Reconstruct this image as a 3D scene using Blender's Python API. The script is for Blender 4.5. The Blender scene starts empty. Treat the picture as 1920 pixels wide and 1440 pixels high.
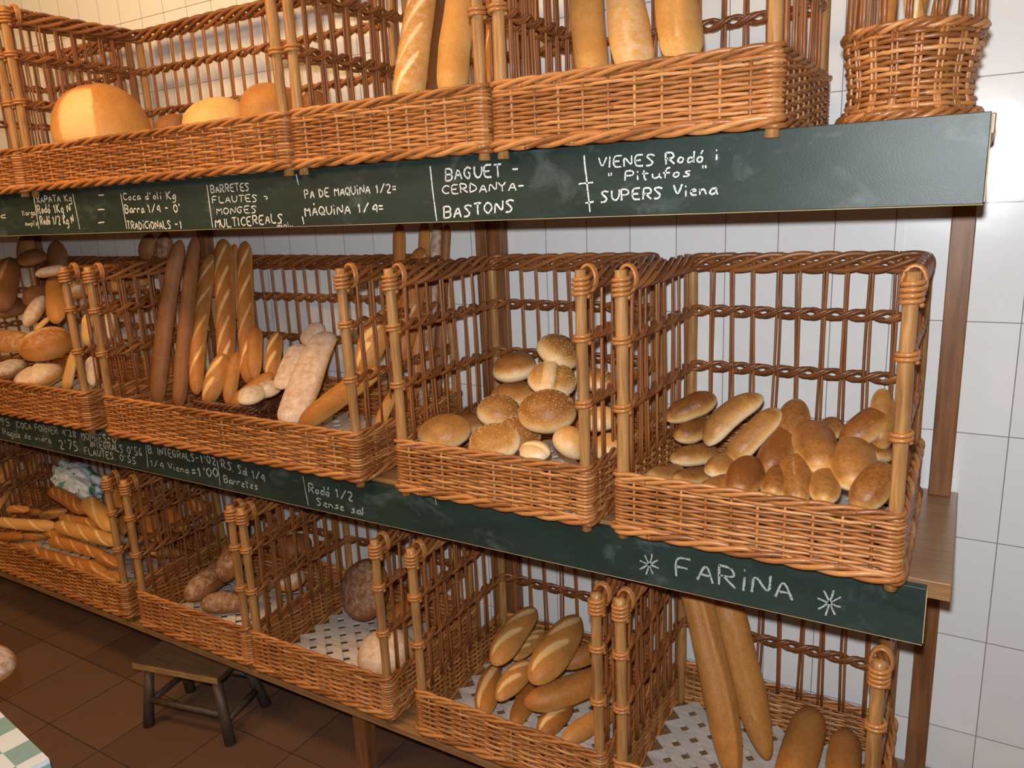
import bpy, math, random
import numpy as np
from mathutils import Vector, Matrix

random.seed(7)
RNG = np.random.default_rng(7)
SC = bpy.context.scene
COL = SC.collection
PI = math.pi

# ------------------------------------------------------------------ camera
cam_d = bpy.data.cameras.new('camera')
cam = bpy.data.objects.new('camera', cam_d)
COL.objects.link(cam)
cam_d.sensor_fit = 'HORIZONTAL'
cam_d.sensor_width = 36.0
cam_d.lens = 36.0 * 1433.92 / 1920.0
cam_d.clip_start = 0.05
R_ = Vector((0.85992, 0.50858, -0.04336)); U_ = Vector((-0.08054, 0.21908, 0.97238)); F_ = Vector((-0.50403, 0.83268, -0.22935))
cam.matrix_world = Matrix(((R_.x, U_.x, -F_.x, 0.14175), (R_.y, U_.y, -F_.y, -1.83291), (R_.z, U_.z, -F_.z, 1.59430), (0, 0, 0, 1)))
SC.camera = cam

# ------------------------------------------------------------------ light and exposure
SC.view_settings.view_transform = 'Standard'
SC.view_settings.look = 'None'
SC.view_settings.gamma = 1.0
SC.view_settings.use_curve_mapping = False
SC.view_settings.exposure = 0.1
world = bpy.data.worlds.new('room_light'); SC.world = world
world.use_nodes = True
world.node_tree.nodes['Background'].inputs[0].default_value = (1.0, 0.50, 0.22, 1)
world.node_tree.nodes['Background'].inputs[1].default_value = 0.085

def lamp(name, typ, loc, energy, color, target=None, **kw):
    d = bpy.data.lights.new(name, typ); d.energy = energy; d.color = color
    for k, v in kw.items(): setattr(d, k, v)
    o = bpy.data.objects.new(name, d); COL.objects.link(o); o.location = loc
    if target is not None:
        o.rotation_euler = (Vector(target) - Vector(loc)).to_track_quat('-Z', 'Y').to_euler()
    return o
lamp('camera_flash', 'POINT', (0.13, -1.84, 1.676), 100, (0.93, 0.97, 1.0), shadow_soft_size=0.018)
lamp('ceiling_lamp', 'AREA', (-1.7, -1.45, 3.0), 34, (1.0, 0.62, 0.27), (-1.9, -0.2, 1.6), shape='RECTANGLE', size=1.8, size_y=0.5)
lamp('shop_lamp', 'AREA', (-2.9, -2.6, 2.6), 27, (1.0, 0.62, 0.27), (-2.6, -0.3, 1.0), shape='RECTANGLE', size=1.2, size_y=0.6)

# ------------------------------------------------------------------ materials
class NT:
    def __init__(s, name, rough=0.5, spec=0.5):
        s.m = bpy.data.materials.new(name); s.m.use_nodes = True
        s.t = s.m.node_tree; s.b = s.t.nodes['Principled BSDF']
        s.b.inputs['Roughness'].default_value = rough
        s.b.inputs['Specular IOR Level'].default_value = spec
    def n(s, typ, **kw):
        x = s.t.nodes.new(typ)
        for k, v in kw.items(): setattr(x, k, v)
        return x
    def l(s, a, b): s.t.links.new(a, b)
    def co(s, out='Object', scale=(1, 1, 1), loc=(0, 0, 0), rot=(0, 0, 0)):
        c = s.n('ShaderNodeTexCoord'); m = s.n('ShaderNodeMapping')
        m.inputs['Scale'].default_value = scale; m.inputs['Location'].default_value = loc; m.inputs['Rotation'].default_value = rot
        s.l(c.outputs[out], m.inputs[0]); return m.outputs[0]
    def noise(s, vec, scale, detail=3, rough=0.55, dist=0):
        x = s.n('ShaderNodeTexNoise'); x.inputs['Scale'].default_value = scale; x.inputs['Detail'].default_value = detail
        x.inputs['Roughness'].default_value = rough; x.inputs['Distortion'].default_value = dist
        if vec is not None: s.l(vec, x.inputs['Vector'])
        return x.outputs['Fac']
    def ramp(s, fac, stops, interp='LINEAR'):
        r = s.n('ShaderNodeValToRGB'); e = r.color_ramp.elements; r.color_ramp.interpolation = interp
        while len(e) < len(stops): e.new(0.5)
        for q, (p, c) in zip(e, stops):
            q.position = p; q.color = (c, c, c, 1) if not isinstance(c, tuple) else (*c, 1)
        s.l(fac, r.inputs[0]); return r.outputs[0]
    def mix(s, fac, a, b, typ='MIX'):
        x = s.n('ShaderNodeMix', data_type='RGBA', blend_type=typ)
        for sock, v in ((x.inputs[0], fac), (x.inputs[6], a), (x.inputs[7], b)):
            if isinstance(v, (int, float)): sock.default_value = v
            elif isinstance(v, tuple): sock.default_value = (*v, 1)
            else: s.l(v, sock)
        return x.outputs[2]
    def math(s, op, a, b=0.0):
        x = s.n('ShaderNodeMath', operation=op)
        for i, v in enumerate((a, b)):
            if isinstance(v, (int, float)): x.inputs[i].default_value = v
            else: s.l(v, x.inputs[i])
        return x.outputs[0]
    def attr(s, name): 
        a = s.n('ShaderNodeAttribute'); a.attribute_name = name; return a.outputs['Fac']
    def color(s, c):
        if isinstance(c, tuple): s.b.inputs['Base Color'].default_value = (*c, 1)
        else: s.l(c, s.b.inputs['Base Color'])
    def bump(s, h, strength=0.3, dist=0.01):
        x = s.n('ShaderNodeBump'); x.inputs['Strength'].default_value = strength; x.inputs['Distance'].default_value = dist
        s.l(h, x.inputs['Height']); s.l(x.outputs[0], s.b.inputs['Normal'])

def mat_cane(name, stops, rough=0.36):
    t = NT(name, rough, 0.5)
    g = t.n('ShaderNodeNewGeometry').outputs['Random Per Island']
    nz = t.noise(t.co(scale=(30, 30, 30)), 3, 2)
    f = t.math('ADD', t.math('MULTIPLY', g, 0.75), t.math('MULTIPLY', nz, 0.3))
    t.color(t.ramp(f, stops))
    t.bump(t.noise(t.co(scale=(120, 120, 120)), 2, 2), 0.12, 0.002)
    return t.m
def mat_wood(name, a, b, axis=2, rough=0.5, scale=1.0, grain=28):
    t = NT(name, rough, 0.4)
    sc = [grain * scale] * 3; sc[axis] = 2.2 * scale
    v = t.co(scale=tuple(sc))
    n1 = t.noise(v, 3, 5, 0.6, 0.6); n2 = t.noise(t.co(scale=(3, 3, 3)), 2, 2)
    f = t.math('ADD', t.math('MULTIPLY', n1, 0.8), t.math('MULTIPLY', n2, 0.35))
    t.color(t.ramp(f, [(0.33, a), (0.75, b)]))
    t.bump(n1, 0.25, 0.003)
    return t.m
M = {}
M['weave'] = mat_cane('varnished_willow', [(0.0, (0.15, 0.047, 0.012)), (0.4, (0.33, 0.120, 0.033)), (0.75, (0.47, 0.190, 0.058)), (1.0, (0.60, 0.29, 0.105))])
M['braid'] = mat_cane('willow_braid', [(0.0, (0.125, 0.036, 0.010)), (0.5, (0.24, 0.080, 0.022)), (1.0, (0.38, 0.145, 0.042))])
M['rod'] = mat_cane('dark_willow_rod', [(0.0, (0.14, 0.044, 0.014)), (0.6, (0.22, 0.075, 0.022)), (1.0, (0.34, 0.125, 0.036))], 0.4)
M['binding'] = mat_cane('willow_binding', [(0.0, (0.30, 0.105, 0.028)), (1.0, (0.50, 0.21, 0.06))], 0.3)
M['dark_weave'] = mat_cane('dark_willow', [(0.0, (0.055, 0.016, 0.008)), (0.6, (0.12, 0.036, 0.014)), (1.0, (0.22, 0.075, 0.025))])
M['post'] = mat_wood('cane_post_wood', (0.15, 0.064, 0.020), (0.50, 0.255, 0.088), 2, 0.36, 1.3)
M['lattice'] = mat_wood('pale_lattice_wood', (0.42, 0.34, 0.29), (0.72, 0.63, 0.56), 0, 0.6, 1.0, 20)
M['shelf'] = mat_wood('shelf_wood', (0.17, 0.082, 0.032), (0.35, 0.185, 0.078), 0, 0.35)
M['upright'] = mat_wood('upright_wood', (0.10, 0.034, 0.012), (0.27, 0.112, 0.040), 2, 0.42)
M['bare_wood'] = mat_wood('bare_board_edge', (0.30, 0.20, 0.10), (0.52, 0.39, 0.22), 0, 0.7)
M['stool'] = mat_wood('worn_stool_wood', (0.020, 0.017, 0.014), (0.075, 0.046, 0.028), 0, 0.55)
M['stool_leg'] = mat_wood('stool_leg_wood', (0.022, 0.022, 0.020), (0.10, 0.060, 0.038), 2, 0.55)
M['stool_edge'] = mat_wood('worn_stool_edge', (0.16, 0.09, 0.035), (0.36, 0.21, 0.08), 0, 0.6)

def mat_board():
    t = NT('chalkboard_green', 0.42, 0.35)
    n1 = t.noise(t.co(scale=(1.6, 1, 4)), 3, 4, 0.6, 0.8)
    base = t.ramp(n1, [(0.3, (0.016, 0.029, 0.024)), (0.7, (0.028, 0.046, 0.040))])
    sm = t.ramp(t.noise(t.co(scale=(4, 1, 7), loc=(3.1, 0, 0.4)), 2.0, 5, 0.65, 0.6), [(0.56, 0.0), (0.85, 0.32)])
    sp = t.ramp(t.noise(t.co(scale=(60, 1, 90)), 4, 2), [(0.70, 0.0), (0.76, 0.35)])
    c = t.mix(sm, base, (0.30, 0.36, 0.36)); c = t.mix(sp, c, (0.35, 0.38, 0.36))
    t.color(c); t.bump(t.noise(t.co(scale=(200, 200, 200)), 2, 2), 0.08, 0.002)
    return t.m
M['board'] = mat_board()
def mat_chalk(name, lo, hi):
    t = NT(name, 0.9, 0.1)
    f = t.ramp(t.noise(t.co(scale=(420, 420, 420)), 1.0, 3), [(0.36, 0.0), (0.50, 1.0)])
    t.color(t.mix(f, lo, hi))
    return t.m
M['chalk'] = mat_chalk('chalk', (0.16, 0.20, 0.19), (0.78, 0.80, 0.80))
M['chalk_faint'] = mat_chalk('worn_chalk', (0.05, 0.075, 0.068), (0.42, 0.45, 0.44))
def mat_tiles():
    t = NT('white_wall_tiles', 0.19, 0.5)
    c = t.n('ShaderNodeTexCoord'); sx = t.n('ShaderNodeSeparateXYZ'); cb = t.n('ShaderNodeCombineXYZ')
    t.l(c.outputs['Object'], sx.inputs[0])
    t.l(t.math('ADD', sx.outputs[0], 12.0 + 0.002), cb.inputs[0]); t.l(t.math('ADD', sx.outputs[2], 4.8 - 1.315), cb.inputs[1])
    b = t.n('ShaderNodeTexBrick', offset=0.0, squash=1.0)
    b.inputs['Scale'].default_value = 1.0; b.inputs['Brick Width'].default_value = 0.12; b.inputs['Row Height'].default_value = 0.24
    b.inputs['Mortar Size'].default_value = 0.0011; b.inputs['Mortar Smooth'].default_value = 0.15; b.inputs['Bias'].default_value = 0
    b.inputs['Color1'].default_value = (0.73, 0.72, 0.71, 1); b.inputs['Color2'].default_value = (0.79, 0.78, 0.775, 1); b.inputs['Mortar'].default_value = (0.27, 0.23, 0.23, 1)
    t.l(cb.outputs[0], b.inputs['Vector'])
    t.color(b.outputs['Color'])
    wav = t.noise(t.co(scale=(9, 9, 9)), 1.0, 2)
    h = t.math('ADD', t.math('MULTIPLY', t.math('SUBTRACT', 1.0, b.outputs['Fac']), 0.5), t.math('MULTIPLY', wav, 0.35))
    t.bump(h, 0.35, 0.004)
    return t.m
M['tiles'] = mat_tiles()
def mat_floor():
    t = NT('terracotta_floor_tiles', 0.42, 0.4)
    c = t.n('ShaderNodeTexCoord'); sx = t.n('ShaderNodeSeparateXYZ'); cb = t.n('ShaderNodeCombineXYZ')
    t.l(c.outputs['Object'], sx.inputs[0])
    t.l(t.math('ADD', sx.outputs[0], 11.0 + 2.614), cb.inputs[0]); t.l(t.math('ADD', sx.outputs[1], 11.0 + 0.485), cb.inputs[1])
    b = t.n('ShaderNodeTexBrick', offset=0.0, squash=1.0)
    b.inputs['Scale'].default_value = 1.0; b.inputs['Brick Width'].default_value = 0.275; b.inputs['Row Height'].default_value = 0.275
    b.inputs['Mortar Size'].default_value = 0.0028; b.inputs['Mortar Smooth'].default_value = 0.3
    b.inputs['Color1'].default_value = (0.118, 0.062, 0.038, 1); b.inputs['Color2'].default_value = (0.172, 0.094, 0.056, 1); b.inputs['Mortar'].default_value = (0.035, 0.027, 0.022, 1)
    t.l(cb.outputs[0], b.inputs['Vector'])
    n1 = t.noise(t.co(scale=(3, 3, 3)), 2, 5, 0.65)
    t.color(t.mix(t.ramp(n1, [(0.35, 0.0), (0.75, 0.55)]), b.outputs['Color'], (0.13, 0.066, 0.042)))
    t.bump(t.math('SUBTRACT', 1.0, b.outputs['Fac']), 0.3, 0.003)
    return t.m
M['floor'] = mat_floor()
def mat_crust(name, pale, gold, brown, scorec, rough=0.5, coarse=1.0):
    t = NT(name, rough, 0.35)
    big = t.noise(t.co(scale=(9, 9, 9)), 2.2 * coarse, 5, 0.62, 0.4); fine = t.noise(t.co(scale=(80, 80, 80)), 2.0, 4, 0.6)
    rnd = t.n('ShaderNodeObjectInfo').outputs['Random']
    f = t.math('ADD', t.math('MULTIPLY', t.attr('bake'), 0.72), t.math('MULTIPLY', big, 0.42))
    f = t.math('ADD', f, t.math('MULTIPLY', t.math('SUBTRACT', rnd, 0.5), 0.22))
    f = t.math('ADD', f, t.math('MULTIPLY', t.math('SUBTRACT', fine, 0.5), 0.34))
    c = t.ramp(f, [(0.12, pale), (0.55, gold), (1.0, brown)])
    sc = t.ramp(t.math('ADD', t.attr('score'), t.math('MULTIPLY', t.math('SUBTRACT', big, 0.5), 1.0)), [(0.28, 0.0), (0.85, 0.92)])
    c = t.mix(sc, c, scorec)
    fl = t.noise(t.co(scale=(26, 26, 26)), 2.0, 6, 0.7)
    ff = t.ramp(t.math('ADD', t.math('SUBTRACT', t.attr('flour'), 0.80), fl), [(0.36, 0.0), (0.86, 0.75)])
    ff = t.math('MULTIPLY', ff, t.ramp(t.attr('flour'), [(0.0, 0.0), (0.12, 1.0)]))
    c = t.mix(ff, c, (0.78, 0.70, 0.62))
    t.color(c); t.bump(t.math('ADD', fine, t.math('MULTIPLY', big, 0.7)), 0.22, 0.004)
    return t.m
M['crust'] = mat_crust('golden_crust', (0.76, 0.47, 0.18), (0.62, 0.305, 0.078), (0.36, 0.125, 0.026), (0.74, 0.49, 0.22))
M['crust_dark'] = mat_crust('dark_crust', (0.52, 0.29, 0.12), (0.39, 0.175, 0.060), (0.22, 0.082, 0.026), (0.52, 0.30, 0.13), 0.55, 1.4)
M['crust_pale'] = mat_crust('pale_crust', (0.86, 0.66, 0.38), (0.78, 0.48, 0.17), (0.52, 0.25, 0.065), (0.88, 0.70, 0.44))
M['crust_soft'] = mat_crust('soft_roll_crust', (0.86, 0.67, 0.41), (0.58, 0.29, 0.078), (0.20, 0.064, 0.013), (0.85, 0.64, 0.38), 0.42, 0.7)
def mat_plain(name, c, rough=0.6, spec=0.4):
    t = NT(name, rough, spec); t.color(c); return t.m
M['seed'] = mat_plain('sesame', (0.80, 0.62, 0.36), 0.5)

# ------------------------------------------------------------------ mesh helpers
class MB:
    def __init__(s): s.v = []; s.f = []; s.n = 0; s.a = {}
    def add(s, v, f, **attrs):
        v = np.asarray(v, float); s.v.append(v)
        s.f.extend([tuple(i + s.n for i in q) for q in f]); 
        for k, w in attrs.items(): s.a.setdefault(k, []).append((s.n, np.asarray(w, float)))
        s.n += len(v)
    def box(s, lo, hi):
        (a, b, c), (d, e, g) = lo, hi
        s.add([(a,b,c),(d,b,c),(d,e,c),(a,e,c),(a,b,g),(d,b,g),(d,e,g),(a,e,g)],
              [(0,3,2,1),(4,5,6,7),(0,1,5,4),(1,2,6,5),(2,3,7,6),(3,0,4,7)])
    def prism(s, pts, z0, z1):
        k = len(pts); v = [(x, y, z0) for x, y in pts] + [(x, y, z1) for x, y in pts]
        s.add(v, [tuple(range(k - 1, -1, -1)), tuple(range(k, 2 * k))] + [(i, (i + 1) % k, k + (i + 1) % k, k + i) for i in range(k)])
    def tube(s, P, r, m=6, caps=True, closed=False, flat=1.0, up=(0, 0, 1)):
        P = np.asarray(P, float); n = len(P)
        if closed: T = np.roll(P, -1, 0) - np.roll(P, 1, 0)
        else: T = np.gradient(P, axis=0)
        T /= np.linalg.norm(T, axis=1)[:, None] + 1e-12
        upv = np.tile(np.asarray(up, float), (n, 1))
        par = np.abs((T * upv).sum(1)) > 0.93
        if par.any(): upv[:] = (0.0, 1.0, 0.0) if abs(up[2]) > 0.5 else (0, 0, 1.0)
        S = np.cross(T, upv); S /= np.linalg.norm(S, axis=1)[:, None] + 1e-12
        N = np.cross(S, T)
        rr = np.broadcast_to(np.asarray(r, float), (n,))
        a = np.arange(m) * 2 * PI / m
        V = P[:, None, :] + rr[:, None, None] * (np.cos(a)[None, :, None] * S[:, None, :] * flat + np.sin(a)[None, :, None] * N[:, None, :])
        F = []
        for i in range(n if closed else n - 1):
            j = (i + 1) % n
            for k in range(m):
                l = (k + 1) % m; F.append((i*m+k, i*m+l, j*m+l, j*m+k))
        if caps and not closed:
            F.append(tuple(range(m - 1, -1, -1))); F.append(tuple(range((n-1)*m, n*m)))
        s.add(V.reshape(-1, 3), F)
    def mesh(s, name, smooth=True):
        me = bpy.data.meshes.new(name)
        V = np.concatenate(s.v) if s.v else np.zeros((0, 3))
        me.from_pydata(V.tolist(), [], s.f)
        for k, parts in s.a.items():
            arr = np.zeros(len(V), np.float32)
            for st, w in parts: arr[st:st + len(w)] = w
            me.attributes.new(k, 'FLOAT', 'POINT').data.foreach_set('value', arr)
        if smooth: me.polygons.foreach_set('use_smooth', [True] * len(me.polygons))
        me.update(); return me
    def obj(s, name, mat, parent=None, smooth=True, bevel=0):
        o = bpy.data.objects.new(name, s.mesh(name, smooth)); COL.objects.link(o)
        o.data.materials.append(mat)
        if parent is not None: o.parent = parent
        if bevel:
            b = o.modifiers.new('bevel', 'BEVEL'); b.width = bevel; b.segments = 2; b.limit_method = 'ANGLE'
        return o
def link(name, me, parent=None, loc=None, rotz=0):
    o = bpy.data.objects.new(name, me); COL.objects.link(o)
    if parent is not None: o.parent = parent
    if loc is not None: o.location = loc
    o.rotation_euler.z = rotz
    return o
def tag(o, label, cat, group=None, kind=None):
    o['label'] = label; o['category'] = cat
    if group: o['group'] = group
    if kind: o['kind'] = kind
    return o
def empty(name, loc):
    o = bpy.data.objects.new(name, None); COL.objects.link(o); o.location = loc; o.empty_display_size = 0.05; return o
def struct(o): o['kind'] = 'structure'; return o

def path_len(P): return np.concatenate([[0], np.cumsum(np.linalg.norm(np.diff(P, axis=0), axis=1))])
def resample(P, step):
    P = np.asarray(P, float); L = path_len(P); n = max(2, int(round(L[-1] / step)) + 1); t = np.linspace(0, L[-1], n)
    return np.stack([np.interp(t, L, P[:, i]) for i in range(3)], 1), t
def round_path(pts, rad, closed=False, k=6):
    out = []; n = len(pts); pts = [np.asarray(p, float) for p in pts]
    for i, p in enumerate(pts):
        if not closed and i in (0, n - 1): out.append(p); continue
        a, b = pts[i - 1], pts[(i + 1) % n]
        u = (a - p) / np.linalg.norm(a - p); w = (b - p) / np.linalg.norm(b - p)
        for q in np.linspace(0, 1, k):
            out.append((1-q)**2 * (p + u*rad) + 2*q*(1-q) * p + q*q * (p + w*rad))
    if closed: out.append(out[0])
    return np.array(out)
def rope(mb, path, strands, rh, rv, pitch, sr, m=6, phase=0.0, step=0.008, wob=0.0):
    P, t = resample(path, step)
    T = np.gradient(P, axis=0); T /= np.linalg.norm(T, axis=1)[:, None] + 1e-12
    S = np.cross(T, np.array([0, 0, 1.0])); nn = np.linalg.norm(S, axis=1)[:, None]; S = np.where(nn > 0.05, S / (nn + 1e-9), np.array([1.0, 0, 0]))
    U = np.cross(S, T)
    for k in range(strands):
        a = 2 * PI * (t / pitch + k / strands) + phase
        w = 1 + wob * np.sin(t * 37 + k * 2.1)
        Q = P + S * (rh * np.cos(a) * w)[:, None] + U * (rv * np.sin(a) * w)[:, None]
        # cut into overlapping canes so that every cane has its own tone
        cut = max(4, int(round(pitch * 1.5 / step))); i = (k * cut) // max(1, strands)
        edges = [0] + list(range(i if i > 3 else i + cut, len(Q) - 4, cut)) + [len(Q) - 1]
        for e0, e1 in zip(edges[:-1], edges[1:]):
            mb.tube(Q[e0:e1 + 2], sr, m, caps=True)

# world coordinates of the chalk strokes: text, start x z, end x z, height
TOP_TEXT = [('ac', -2.652, 1.623, -2.569, 1.621, 0.018),
 ('XAPATA Kg', -2.371, 1.66, -2.182, 1.659, 0.0195),
 ('Rodó 1Kg N', -2.376, 1.629, -2.197, 1.626, 0.0255),
 ('Rodó 1/2 Kg N', -2.37, 1.595, -2.19, 1.593, 0.0255),
 ('llarga', -2.465, 1.625, -2.393, 1.625, 0.016),
 ('ampla', -2.461, 1.593, -2.389, 1.592, 0.015),
 ("Coca d'oli Kg", -1.927, 1.652, -1.699, 1.646, 0.0195),
 ("Barra 1/4 - 0'", -1.928, 1.616, -1.685, 1.61, 0.0225),
 ('TRADïCïONALS -1', -1.93, 1.571, -1.69, 1.568, 0.0215),
 ('BARRETES', -1.554, 1.655, -1.411, 1.654, 0.018),
 ('FLAUTES >', -1.553, 1.629, -1.343, 1.626, 0.017),
 ('MONGES', -1.542, 1.599, -1.394, 1.6, 0.017),
 ('MULTICEREALS', -1.554, 1.566, -1.308, 1.574, 0.0215),
 ('mini..', -1.327, 1.563, -1.273, 1.565, 0.009),
 ('PA DE MAQUïNA 1/2=', -1.224, 1.628, -0.947, 1.63, 0.019),
 ('MÀQUïNA 1/4=', -1.229, 1.587, -0.985, 1.589, 0.0205),
 ('BAGUET -', -0.816, 1.647, -0.637, 1.647, 0.024),
 ('CERDANYA-', -0.826, 1.62, -0.624, 1.619, 0.018),
 ('BASTONS', -0.826, 1.57, -0.655, 1.579, 0.0235),
 ('VIENES Rodó i', -0.469, 1.651, -0.245, 1.651, 0.0195),
 ('" Pitufos "', -0.449, 1.625, -0.261, 1.628, 0.017),
 ('SUPERS Viena', -0.464, 1.59, -0.248, 1.595, 0.02),
 ('|', -2.383, 1.689, -2.386, 1.58, 0),
 ('|', -2.171, 1.679, -2.165, 1.575, 0),
 ('|', -2.043, 1.67, -2.017, 1.669, 0),
 ('|', -2.057, 1.629, -2.026, 1.629, 0),
 ('|', -2.067, 1.592, -2.036, 1.593, 0),
 ('|', -1.937, 1.669, -1.934, 1.571, 0),
 ('|', -1.567, 1.675, -1.566, 1.567, 0),
 ('|', -1.246, 1.684, -1.241, 1.659, 0),
 ('|', -1.24, 1.587, -1.237, 1.569, 0),
 ('|', -0.854, 1.678, -0.846, 1.565, 0),
 ('|', -0.497, 1.676, -0.487, 1.572, 0),
 ('|', -0.51, 1.625, -0.48, 1.626, 0),
 ('|', -0.496, 1.589, -0.479, 1.591, 0)]
MID_TEXT = [('95', -2.879, 0.885, -2.81, 0.887, 0.027),
 ("COCA FORNER 4'38", -2.761, 0.888, -2.391, 0.895, 0.025),
 ('MONGES-0', -2.358, 0.893, -2.165, 0.904, 0.026),
 ('" INTEGRALS 0\'56', -2.346, 0.872, -2.037, 0.878, 0.026),
 ("FLAUTES. 0'55", -2.355, 0.843, -2.077, 0.846, 0.023),
 ('Pagès de vidre', -2.874, 0.848, -2.553, 0.857, 0.0225),
 ("2'75", -2.503, 0.842, -2.394, 0.849, 0.033),
 ("B. INTEGRALS-1'02", -2.0, 0.893, -1.687, 0.898, 0.024),
 ('1/4 Viena', -1.999, 0.851, -1.819, 0.854, 0.0215),
 ("=1'00", -1.8, 0.847, -1.683, 0.861, 0.0285),
 ('R.S. Sal 1/4', -1.661, 0.894, -1.488, 0.877, 0.0245),
 ('Barretes', -1.66, 0.85, -1.521, 0.848, 0.0225),
 ('Rodó 1/2', -1.319, 0.875, -1.166, 0.874, 0.0255),
 ('Sense sal', -1.295, 0.842, -1.131, 0.843, 0.021),
 ('FARïNA', -0.314, 0.86, -0.092, 0.858, 0.0415),
 ('|', -2.765, 0.911, -2.775, 0.85, 0),
 ('|', -2.009, 0.919, -2.015, 0.843, 0),
 ('|', -1.678, 0.913, -1.68, 0.837, 0),
 ('|', -1.336, 0.915, -1.328, 0.836, 0),
 ('|', -0.902, 0.925, -0.899, 0.91, 0),
 ('*1', -0.391, 0.875, -0.351, 0.867, 0),
 ('*1', -0.38, 0.89, -0.362, 0.852, 0),
 ('*1', -0.364, 0.895, -0.378, 0.847, 0),
 ('*1', -0.352, 0.885, -0.391, 0.857, 0),
 ('*2', -0.05, 0.874, -0.009, 0.866, 0),
 ('*2', -0.039, 0.892, -0.019, 0.849, 0),
 ('*2', -0.023, 0.896, -0.035, 0.844, 0),
 ('*2', -0.011, 0.886, -0.048, 0.854, 0)]

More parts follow.
